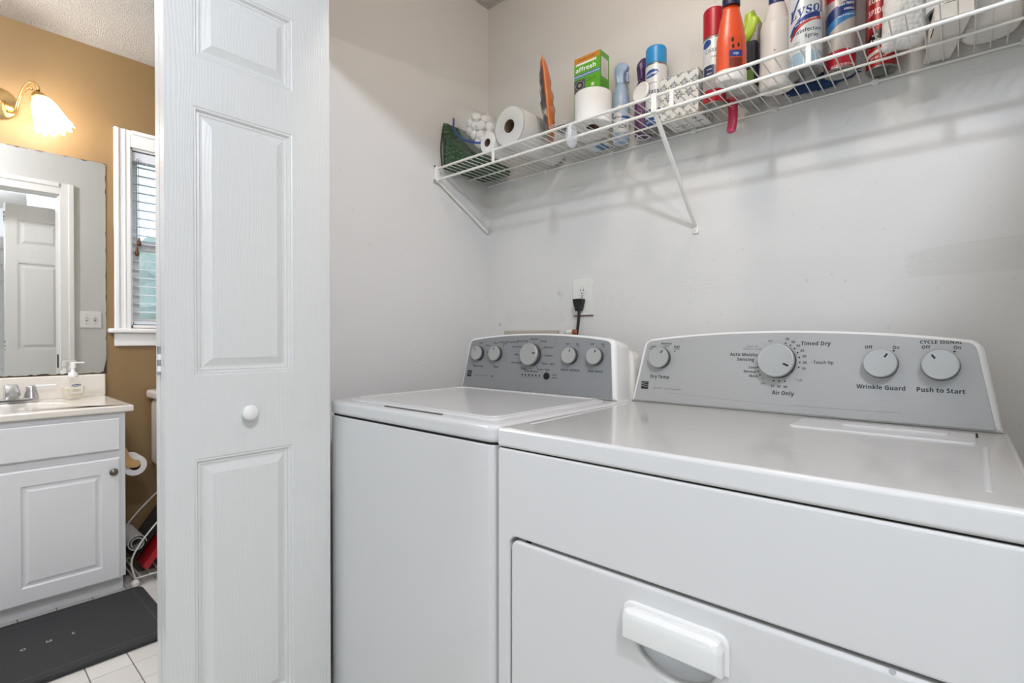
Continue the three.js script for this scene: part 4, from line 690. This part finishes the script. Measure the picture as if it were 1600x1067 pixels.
// blue cloth and red rubber strip
{
  const g = lump(0.082, 0.016, 0.026, 0.32, 3.4, 5, 64); single('blue_cloth', 'crumpled navy blue cloth lying behind the spray cans', 'cloth', g, std(0x33507f, 0.95, { bumpMap: rep(clothBump, 6, 6), bumpScale: 0.002 }), [-0.275, SY + 0.02, -1.505], [0, -0.05, 0]);
  const p = thing('rubber_glove', 'crimson rubber glove hanging down through the wire shelf', 'glove', [-0.4755, SY, -1.462]);
  part(p, 'cuff', lump(0.022, 0.012, 0.018, 0.2, 3, 8, 30), phys(0x9c1f3c, 0.4), [0, 0.014, 0]);
  const fg = tube([[0, 0.012, 0], [0.002, -0.012, 0.002], [0.001, -0.04, 0.002], [-0.003, -0.062, 0.0]], 0.0125, 24, 14); fg.scale(1, 1, 0.7); part(p, 'finger', fg, phys(0xb5284a, 0.35, { clearcoat: 0.3 }));
  part(p, 'finger_tip', new THREE.SphereGeometry(0.0125, 18, 12).scale(1, 0.8, 0.7).translate(-0.003, -0.062, 0), phys(0xc2476a, 0.35));
  single('grey_pouch', 'grey plastic pouch lying beside the green bottle', 'pouch', pouch([[-0.03, -0.02], [0.03, -0.02], [0.03, 0.02], [-0.03, 0.02]], 0.014, 0.003, 8, 36, 15).rotateX(-Math.PI / 2), phys(0xb3b0ab, 0.4), [-0.43, SY + 0.009, -1.4]);
}

// ================================================================ BATHROOM
{ // vanity cabinet
  const t = thing('vanity_cabinet', 'white bathroom vanity cabinet with raised panel door', 'vanity');
  const xf = -2.55, zr = -0.52, zl = 0.22, white = phys(0xe6e7e8, 0.45, { clearcoat: 0.1, bumpMap: rep(woodGrain, 3, 1), bumpScale: 0.0002 });
  part(t, 'carcass', rboxAt(XM + 0.002, xf, 0.12, 0.785, zr, zl, 0.002), white);
  part(t, 'toe_kick', box(XM + 0.01, -2.6, BF, 0.12, zr, zl), white);
  const face = (name, z0, z1, y0, y1, prof) => { const w = Math.abs(z1 - z0), h = y1 - y0; const g = panelGeo(w, h, prof); g.rotateY(Math.PI / 2); const p = part(t, name, g, white, [xf + 0.018, (y0 + y1) / 2, (z0 + z1) / 2]); part(p, 'edge', box(-0.018, -0.008, -h / 2, h / 2, -w / 2, w / 2), white); return p; };
  face('drawer_front', -0.5, 0.2, 0.637, 0.764, [[0, -0.003], [0.004, 0], [0.006, 0]]);
  const dp = [[0, -0.004], [0.006, 0], [0.058, 0], [0.064, -0.006], [0.07, -0.006], [0.08, -0.001], [0.082, -0.001]];
  const d = face('door', -0.5, -0.152, 0.12, 0.606, dp); face('door', -0.148, 0.2, 0.12, 0.606, dp);
  part(d, 'knob', lathe([[0, 0.024], [0.01, 0.022], [0.0145, 0.016], [0.013, 0.012], [0.006, 0.008], [0.006, 0]], 24).rotateZ(-Math.PI / 2), std(0x77736c, 0.3, { metalness: 0.9 }), [0, 0.19, -0.15], undefined, 'brushed nickel knob');
}
{ // counter with backsplash and basin
  const t = thing('vanity_counter', 'cream moulded sink counter with backsplash on the vanity', 'counter', [0, 0, 0]);
  const z0 = -0.545, z1 = 0.24, x0 = XM + 0.001, x1 = -2.527, s = new THREE.Shape(); roundRect(x0, -z1, x1, -z0, 0.006, s);
  const hole = new THREE.Path(); hole.absellipse(-2.775, 0.155, 0.15, 0.215, 0, Math.PI * 2, true); s.holes.push(hole);
  const g = extrude(s, 0.026, 0.006, 4, 32); g.rotateX(-Math.PI / 2); g.translate(0, 0.7865, 0);
  const cream = phys(0xeae4da, 0.22, { clearcoat: 0.6, clearcoatRoughness: 0.1 });
  part(t, 'counter_top', g, cream);
  const b = new THREE.SphereGeometry(1, 40, 20, 0, Math.PI * 2, Math.PI / 2, Math.PI / 2); b.scale(0.155, 0.12, 0.22); part(t, 'basin', b, phys(0xeae4da, 0.22, { side: THREE.DoubleSide }), [-2.775, 0.805, -0.155]);
  part(t, 'backsplash', rboxAt(x0, XM + 0.022, 0.811, 0.914, z0, z1, 0.005), cream);
}
{ // faucet
  const t = thing('faucet', 'chrome two handle sink faucet on the cream counter', 'faucet', [-2.975, 0.8125, -0.22]);
  const bs = roundRect(-0.028, -0.085, 0.028, 0.085, 0.02), bg = extrude(bs, 0.02, 0.006, 4); bg.rotateX(-Math.PI / 2); part(t, 'deck_plate', bg, M.chrome);
  part(t, 'spout', toCreasedNormals((() => { const s = new THREE.Shape(); s.moveTo(-0.025, 0); s.lineTo(-0.02, 0.058); s.quadraticCurveTo(0, 0.07, 0.03, 0.058); s.lineTo(0.11, 0.038); s.lineTo(0.11, 0.02); s.lineTo(0.03, 0.01); s.lineTo(0.025, 0); const g = extrude(s, 0.044, 0.008, 3); g.translate(0, 0, -0.022); return g; })(), 0.6), M.chrome, [0, 0.014, 0]);
  for (const z of [-0.062, 0.062]) {
    const h = part(t, 'handle_base', lathe([[0.026, 0], [0.022, 0.02], [0.018, 0.034], [0.018, 0.048], [0.014, 0.054], [0, 0.055]], 24), M.chrome, [0, 0.015, z]);
    part(h, 'lever', rbox(0.016, 0.009, 0.075, 0.004), phys(0xe9e9ea, 0.3), [0.002, 0.05, z < 0 ? -0.045 : 0.045], undefined, 'white lever');
  }
}
{ // soap bottle
  const t = thing('soap_dispenser', 'clear hand soap bottle with white pump beside the faucet', 'soap bottle', [-2.955, 0.813, -0.416]); t.rotation.y = 0.4;
  const o = [[-0.026, 0.001], [0.026, 0.001], [0.034, 0.02], [0.043, 0.05], [0.04, 0.08], [0.024, 0.098], [0, 0.102], [-0.024, 0.098], [-0.04, 0.08], [-0.043, 0.05], [-0.034, 0.02]];
  const s = new THREE.Shape(); s.setFromPoints(new THREE.CatmullRomCurve3(o.map((p) => V(p[0], p[1], 0)), true).getSpacedPoints(60).map((p) => new THREE.Vector2(p.x, p.y)));
  const bt = (k, d) => { const g = extrude(s, d, d * 0.35, 4); g.translate(0, 0, -d / 2); g.scale(k, k, 1); g.rotateY(Math.PI / 2 * 0.98); return g; };
  part(t, 'bottle', bt(1, 0.04), phys(0xffffff, 0.08, { transmission: 0.92, thickness: 0, ior: 1.3 }));
  const sl = new THREE.Shape(); sl.setFromPoints(o.filter((p) => p[1] <= 0.055).map((p) => new THREE.Vector2(p[0] * 0.93, p[1] + 0.002))); const lq = [[-0.024, 0.003], [0.024, 0.003], [0.032, 0.02], [0.039, 0.052], [-0.039, 0.052], [-0.032, 0.02]]; const ls = new THREE.Shape(); ls.setFromPoints(lq.map((p) => new THREE.Vector2(...p))); const lg = extrude(ls, 0.032, 0.004, 2); lg.translate(0, 0, -0.016); lg.rotateY(Math.PI / 2 * 0.98);
  part(t, 'soap', lg, phys(0xe9e1cc, 0.2));
  part(t, 'front_label', (() => { const g = new THREE.PlaneGeometry(0.052, 0.052); g.rotateY(Math.PI / 2 * 0.98); return g; })(), phys(0xffffff, 0.4, { map: wrapLabel(256, 256, '#e9e4d6', ({ c, T }) => { c.fillStyle = '#1d2c5e'; c.beginPath(); c.ellipse(128, 70, 92, 28, 0, 0, 7); c.fill(); T('Softsoap', 0.5, 0.275, 0.13, '#fff'); c.fillStyle = '#cfc6b0'; c.beginPath(); c.ellipse(128, 170, 100, 40, 0, 0, 3.14); c.fill(); T('milk & honey', 0.5, 0.62, 0.08, '#6a5b3a'); }) }), [0.0208, 0.05, 0]);
  part(t, 'collar', lathe([[0.017, 0.098], [0.018, 0.102], [0.017, 0.116], [0.008, 0.122], [0.007, 0.14], [0, 0.14]], 24), M.plasticWhite);
  part(t, 'pump', (() => { const a = new THREE.CylinderGeometry(0.0095, 0.011, 0.022, 18); a.translate(0, 0.148, 0); const b = rbox(0.05, 0.007, 0.012, 0.003); b.rotateY(1.2); b.translate(0.006, 0.161, -0.014); return merge([a, b]); })(), M.plasticWhite);
}
{ // mirror with flaking edges
  const t = thing('wall_mirror', 'frameless wall mirror with chipped dark edges above the sink', 'mirror');
  const z0 = -0.552, z1 = 0.24, y0 = 0.918, y1 = 1.91; seed = 63;
  const s = new THREE.Shape(), P = [], jag = (a) => a * (0.15 + Math.pow(rnd(), 3));
  for (let i = 0; i <= 60; i++) { const k = i / 60; P.push([-z1 + (z1 - z0) * k, y1 - jag(0.006) - (k < 0.55 ? 0.003 : 0)]); }
  for (let i = 1; i <= 60; i++) { const k = i / 60; P.push([-z0 - jag(0.0025) - (k > 0.93 ? (k - 0.93) * 0.16 : 0), y1 - (y1 - y0) * k + (k > 0.97 ? 0.006 : 0)]); }
  for (let i = 1; i < 60; i++) { const k = i / 60; P.push([-z0 + (z0 - z1) * k, y0 + jag(0.007)]); }
  P.push([-z1, y0]); s.setFromPoints(P.map((p) => new THREE.Vector2(...p)));
  part(t, 'backing', rboxAt(XM, XM + 0.005, y0, y1, z0, z1, 0.0008), std(0x2c2824, 0.7), undefined, undefined, 'dark edge where silvering is lost');
  const g = extrude(s, 0.0006); g.rotateY(Math.PI / 2); g.translate(XM + 0.005, 0, 0);
  part(t, 'glass', g, std(0xf0f2f0, 0.015, { metalness: 1 }));
}
{ // light switch plate on the partition (seen in the mirror)
  const t = thing('switch_plate', 'white double light switch plate reflected in the mirror', 'light switch', [XW, 1.211, -0.729]);
  part(t, 'plate', rbox(0.006, 0.114, 0.116, 0.002), M.plasticWhite, [-0.003, 0, 0]);
  for (const z of [-0.023, 0.023]) { const r = part(t, 'toggle_slot', rbox(0.002, 0.026, 0.011, 0.0005, 1), std(0x8f8c86, 0.7), [-0.0065, 0, z]); part(r, 'toggle', rbox(0.011, 0.011, 0.008, 0.002), M.plasticWhite, [-0.004, 0.003, 0], [0, 0, 0.4]); for (const y of [-0.03, 0.03]) part(r, 'screw', new THREE.CylinderGeometry(0.0026, 0.0026, 0.001, 10).rotateZ(Math.PI / 2), M.steel, [-0.0005, y, 0]); }
}
{ // framed picture on the hall end wall (seen in the mirror)
  const t = thing('framed_picture', 'framed picture on the far hall wall seen in the mirror', 'picture', [1.5, 1.31, -0.78]);
  const s = new THREE.Shape(); roundRect(-0.26, -0.3, 0.26, 0.3, 0.003, s); s.holes.push(roundRect(-0.235, -0.275, 0.235, 0.275, 0.002, new THREE.Path())); const g = extrude(s, 0.024, 0.004, 2); g.rotateY(-Math.PI / 2);
  part(t, 'frame', g, std(0xb9b29c, 0.4, { metalness: 0.4 })); part(t, 'mat_board', box(-0.008, -0.004, -0.275, 0.275, -0.235, 0.235), std(0xe2e0d8, 0.9)); part(t, 'print', box(-0.0095, -0.008, -0.18, 0.18, -0.145, 0.145), std(0x5c6468, 0.8));
}
{ // wall lamp over the mirror
  const t = thing('wall_sconce', 'brass vanity lamp with frosted ruffled glass shades', 'wall lamp', [XM, 2.075, -0.19]);
  part(t, 'backplate', lathe([[0, 0.03], [0.02, 0.028], [0.03, 0.02], [0.045, 0.018], [0.052, 0.012], [0.062, 0.01], [0.068, 0.004], [0.068, 0]], 44).rotateZ(-Math.PI / 2), M.brass);
  part(t, 'finial', new THREE.SphereGeometry(0.014, 20, 14), M.brass, [0.036, 0, 0]);
  const ruffle = () => {
    const P = [], I = [], UVs = [], nr = 26, na = 120, prof = [[0.024, 0], [0.034, -0.012], [0.043, -0.035], [0.05, -0.065], [0.057, -0.1], [0.066, -0.13]], cr = new THREE.CatmullRomCurve3(prof.map((p) => V(p[0], p[1], 0)));
    for (let i = 0; i <= nr; i++) { const q = cr.getPoint(i / nr), k = Math.pow(i / nr, 3); for (let j = 0; j < na; j++) { const a = j / na * Math.PI * 2, f = 1 + 0.07 * k * Math.cos(a * 12); P.push(Math.cos(a) * q.x * f, q.y - 0.006 * k * Math.cos(a * 12), Math.sin(a) * q.x * f); UVs.push(j / na, i / nr); } }
    for (let i = 0; i < nr; i++) for (let j = 0; j < na; j++) { const a = i * na + j, b = i * na + (j + 1) % na; I.push(a, b, a + na, b, b + na, a + na); }
    const g = new THREE.BufferGeometry(); g.setAttribute('position', new THREE.Float32BufferAttribute(P, 3)); g.setAttribute('uv', new THREE.Float32BufferAttribute(UVs, 2)); g.setIndex(I); g.computeVertexNormals(); return g;
  };
  const shadeM = phys(0xfff4e2, 0.8, { transmission: 0.55, thickness: 0, side: THREE.DoubleSide, emissive: 0xfff0da, emissiveIntensity: 0.3 }), bulbM = std(0xfff2d8, 0.6, { emissive: 0xffdfae, emissiveIntensity: 4 });
  for (const d of [-1, 1]) {
    const arm = part(t, 'arm', tube([[0.02, -0.03, d * 0.035], [0.05, -0.035, d * 0.05], [0.075, 0.0, d * 0.058], [0.095, 0.06, d * 0.075], [0.115, 0.085, d * 0.095], [0.13, 0.07, d * 0.112], [0.133, 0.052, d * 0.115]], 0.0065, 50, 12), M.brass);
    part(arm, 'scroll', tube([[0.09, 0.04, d * 0.072], [0.1, 0.058, d * 0.083], [0.113, 0.063, d * 0.094], [0.115, 0.055, d * 0.097]], 0.004, 24, 8), M.brass);
    const cup = part(arm, 'fitter_cup', lathe([[0.006, 0.03], [0.012, 0.026], [0.022, 0.014], [0.03, 0.0], [0.031, -0.006], [0.024, -0.006], [0.01, 0.01]], 30), M.brass, [0.133, 0.022, d * 0.117]); cup.rotation.set(-d * 0.3, 0, 0.25);
    const sh = part(t, 'glass_shade', ruffle(), shadeM, [0.135, 0.02, d * 0.12], undefined, 'frosted ruffled glass shade'); sh.rotation.set(-d * 0.34, 0, 0.25);
    const b = part(t, 'bulb', new THREE.SphereGeometry(0.024, 20, 14), bulbM, [0.148, -0.045, d * 0.142]);
    const l = new THREE.PointLight(0xfff5ea, 0.38, 0, 2); l.position.set(0.148, -0.045, d * 0.142); l.castShadow = true; l.shadow.radius = 1.1; t.add(l); l.name = 'bulb_light';
  }
}
{ // toilet beside the vanity
  const t = thing('toilet', 'white toilet partly hidden behind the bifold door', 'toilet', [0, BF, -0.955]);
  part(t, 'tank', rboxAt(XM + 0.02, -2.855, 0.4, 0.735, -0.235, 0.235, 0.03), M.porcelain); part(t, 'tank_lid', rboxAt(XM + 0.012, -2.845, 0.735, 0.778, -0.25, 0.25, 0.014), M.porcelain);
  const bw = lathe([[0, 0], [0.13, 0], [0.135, 0.03], [0.11, 0.12], [0.125, 0.22], [0.17, 0.34], [0.185, 0.39], [0.16, 0.395], [0, 0.36]], 40); bw.scale(1.25, 1, 1); part(t, 'bowl', bw, M.porcelain, [-2.62, 0, 0]);
  const st = lathe([[0, 0], [0.185, 0], [0.192, 0.008], [0.185, 0.02], [0, 0.024]], 40); st.scale(1.25, 1, 1); part(t, 'seat', st, M.porcelain, [-2.62, 0.4, 0]);
  part(t, 'flush_lever', rbox(0.012, 0.012, 0.07, 0.004), M.chrome, [-2.85, 0.69, 0.18]);
}
{ // toilet paper holder on the side of the vanity, with roll
  const t = thing('paper_holder', 'wooden toilet paper holder on the side of the vanity', 'paper holder', [-2.72, 0.56, -0.52]);
  part(t, 'backplate', rbox(0.16, 0.07, 0.012, 0.004), std(0xc79a5e, 0.5), [0, 0.02, -0.0065]);
  for (const x of [-0.07, 0.07]) part(t, 'arm', extrude((() => { const s = new THREE.Shape(); s.moveTo(0, 0.06); s.quadraticCurveTo(-0.012, 0.055, -0.02, 0.02); s.quadraticCurveTo(-0.035, -0.01, -0.056, -0.012); s.quadraticCurveTo(-0.066, -0.026, -0.052, -0.038); s.quadraticCurveTo(-0.03, -0.045, 0, -0.025); s.lineTo(0, 0.06); return s; })(), 0.014, 0.003, 2).rotateY(-Math.PI / 2).translate(x + 0.007, 0.01, -0.012), std(0xc9a068, 0.5));
  part(t, 'spindle', rod([-0.07, -0.015, -0.0585], [0.07, -0.015, -0.0585], 0.008, 12), std(0xc79a5e, 0.5));
  roll('toilet_roll', 'toilet roll on the holder beside the vanity', [-2.669, 0.5341, -0.5785], [0, 0, Math.PI / 2], 0.044, 0.02, 0.1, M.paperPlain);
}
{ // magazine rack with rolled magazines
  const t = thing('magazine_rack', 'white wire magazine rack on the floor beside the vanity', 'rack', [-2.70, BF, -0.665]);
  const R = (a, b) => rod(a, b, 0.0035, 8), w = 0.11, d = 0.13, m = std(0xd8d5cf, 0.4);
  part(t, 'base_frame', merge([R([-d, 0.035, -w], [d, 0.035, -w]), R([-d, 0.035, w], [d, 0.035, w]), R([-d, 0.035, -w], [-d, 0.035, w]), R([d, 0.035, -w], [d, 0.035, w])]), m);
  for (const x of [-d, d]) part(t, 'end_frame', tube([[x, 0.035, w], [x, 0.12, w + 0.01], [x, 0.27, w * 0.1], [x, 0.33, -w * 0.7], [x, 0.2, -w - 0.005], [x, 0.035, -w]], 0.0035, 40, 8), m);
  for (let i = 0; i < 6; i++) part(t, 'base_wire', R([-d, 0.035, -w + 0.02 + i * 0.036], [d, 0.035, -w + 0.02 + i * 0.036]), m);
  for (const [x, z] of [[-d, -w], [d, -w], [-d, w], [d, w]]) part(t, 'foot', new THREE.SphereGeometry(0.0155, 16, 12), M.plasticWhite, [x, 0.0155, z]);
  // contents
  const book = single('red_book', 'red paperback leaning in the magazine rack', 'book', (() => { const a = rbox(0.19, 0.25, 0.024, 0.002); return a; })(), std(0xffffff, 0.5, { map: wrapLabel(256, 256, '#a3141f', ({ T }) => { T('DINNERS', 0.5, 0.3, 0.12, '#d98a80'); T('COOKBOOK', 0.5, 0.5, 0.1, '#d98a80'); }) }), [-2.67, BF + 0.165, -0.665], [-0.62, 0, 0]);
  const mag = (label, pos, r, col) => { const pts = []; for (let i = 0; i <= 60; i++) { const a = i / 60 * Math.PI * 3.2, rr = r - i / 60 * r * 0.45; pts.push([Math.cos(a) * rr, Math.sin(a) * rr]); } const s = new THREE.Shape(); pts.forEach((p, i) => (i ? s.lineTo(...p) : s.moveTo(...p))); for (let i = 60; i >= 0; i--) { const a = i / 60 * Math.PI * 3.2, rr = r - 0.0025 - i / 60 * r * 0.45; s.lineTo(Math.cos(a) * rr, Math.sin(a) * rr); } const g = extrude(s, 0.2); g.rotateY(Math.PI / 2); g.translate(-0.1, 0, 0); return single('rolled_magazine', label, 'magazine', g, std(col, 0.5), pos); };
  mag('grey rolled magazine in the rack by the vanity', [-2.69, BF + 0.172, -0.566], 0.036, 0xbab8b6);
  mag('pale rolled magazine under the red book', [-2.66, BF + 0.073, -0.728], 0.034, 0xd0cdc9);
  single('dark_magazine', 'dark magazine standing in the rack behind the red book', 'magazine', rbox(0.17, 0.24, 0.006, 0.002), std(0x2b2725, 0.5), [-2.72, BF + 0.185, -0.637], [-0.62, 0, 0]);
}
{ // floor mat
  const t = thing('floor_mat', 'dark grey cushioned floor mat in front of the vanity', 'mat', [-2.293, BF, -0.225]);
  const w = 0.486, h = 0.69, r = 0.03, matM = std(0xffffff, 0.75, { bumpMap: rep(clothBump, 20, 20), bumpScale: 0.0008, map: canvasTex(450, 690, (c, W, H) => { c.fillStyle = '#2f3031'; c.fillRect(0, 0, W, H); seed = 8; for (let i = 0; i < 4000; i++) { c.fillStyle = rnd() > 0.5 ? 'rgba(70,72,74,.35)' : 'rgba(18,18,20,.35)'; c.fillRect(rnd() * W, rnd() * H, 2, 2); } c.strokeStyle = '#555855'; c.lineWidth = 2; c.strokeRect(36, 36, W - 72, H - 72); }) });
  const g = plate(-w / 2, w / 2, -h / 2, h / 2, 0.0005, 0.016, r, 0.007), p = g.attributes.position, uv = g.attributes.uv; for (let i = 0; i < p.count; i++) uv.setXY(i, (p.getX(i) + w / 2) / w, (p.getZ(i) + h / 2) / h);
  part(t, 'pad', g, matM);
  const letters = new THREE.PlaneGeometry(0.03, 0.26); letters.rotateX(-Math.PI / 2);
  const tex = canvasTex(64, 560, (c, W, H) => { c.clearRect(0, 0, W, H); c.save(); c.translate(W / 2, H / 2); c.rotate(-Math.PI / 2); c.font = '44px sans-serif'; c.fillStyle = '#d9d9d6'; c.textAlign = 'center'; c.textBaseline = 'middle'; ['H', 'O', 'M', 'E'].forEach((s, i) => c.fillText(s, (i - 1.5) * 136, 0)); c.restore(); });
  part(t, 'lettering', letters, new THREE.MeshStandardMaterial({ map: tex, transparent: true, roughness: 0.8 }), [0.0, 0.0172, 0], undefined, 'thin white HOME lettering');
}

// ================================================================ UNSEEN LAMPS OF HALL, CLOSET AND BATHROOM
{
  for (const [label, pos, color, power, soft] of [
    ['unseen globe ceiling light of the hall, placed to cast the header shadow', [0.45, CEIL, 0.12], 0xe6eeff, 7.5, 3.0],
    ['unseen globe ceiling light behind the closet header, brightening the upper walls', [-0.45, CEIL, -0.83], 0xfff0e2, 0.85, 3],
    ['unseen globe ceiling light of the bathroom, lighting the vanity and grey wall', [-2.15, CEIL, 0.3], 0xf6f7ff, 5.2, 3]]) {
    const t = thing('unseen_ceiling_light', label, 'ceiling light', pos);  // all out of view, each placed for what it lights
    part(t, 'base', lathe([[0, 0], [0.075, 0], [0.075, -0.012], [0.05, -0.022], [0, -0.022]], 32), M.plasticWhite);
    part(t, 'globe', new THREE.SphereGeometry(0.06, 28, 20), std(0xf6f6f6, 0.6, { emissive: color, emissiveIntensity: 3 }), [0, -0.075, 0]);
    const a = new THREE.PointLight(color, power, 0, 2); a.position.set(0, -0.075, 0); a.castShadow = true; a.shadow.radius = soft; a.name = 'globe_light'; t.add(a);
  }
  const f = thing('unseen_lamp', 'unseen bare bulb on a slim pole in the hall, placed for the shelf shadows', 'floor lamp', [0.7, 0, 0.33]);  // out of view, kind and place chosen to throw the shelf rail shadows
  part(f, 'base', lathe([[0, 0.02], [0.1, 0.016], [0.12, 0.008], [0.12, 0], [0, 0]], 36), M.dark); part(f, 'pole', rod([0, 0.015, 0], [0, 1.86, 0], 0.011, 14), M.dark);
  part(f, 'bulb', new THREE.SphereGeometry(0.035, 20, 14), std(0xffffff, 0.5, { emissive: 0xfff4e6, emissiveIntensity: 4 }), [0, 1.915, 0]);
  const l = new THREE.PointLight(0xfff8f2, 1.9, 0, 2); l.position.set(0, 1.915, 0); l.castShadow = true; l.shadow.radius = 1.2; l.name = 'bulb_light'; f.add(l);
}

renderer.render(scene, camera);
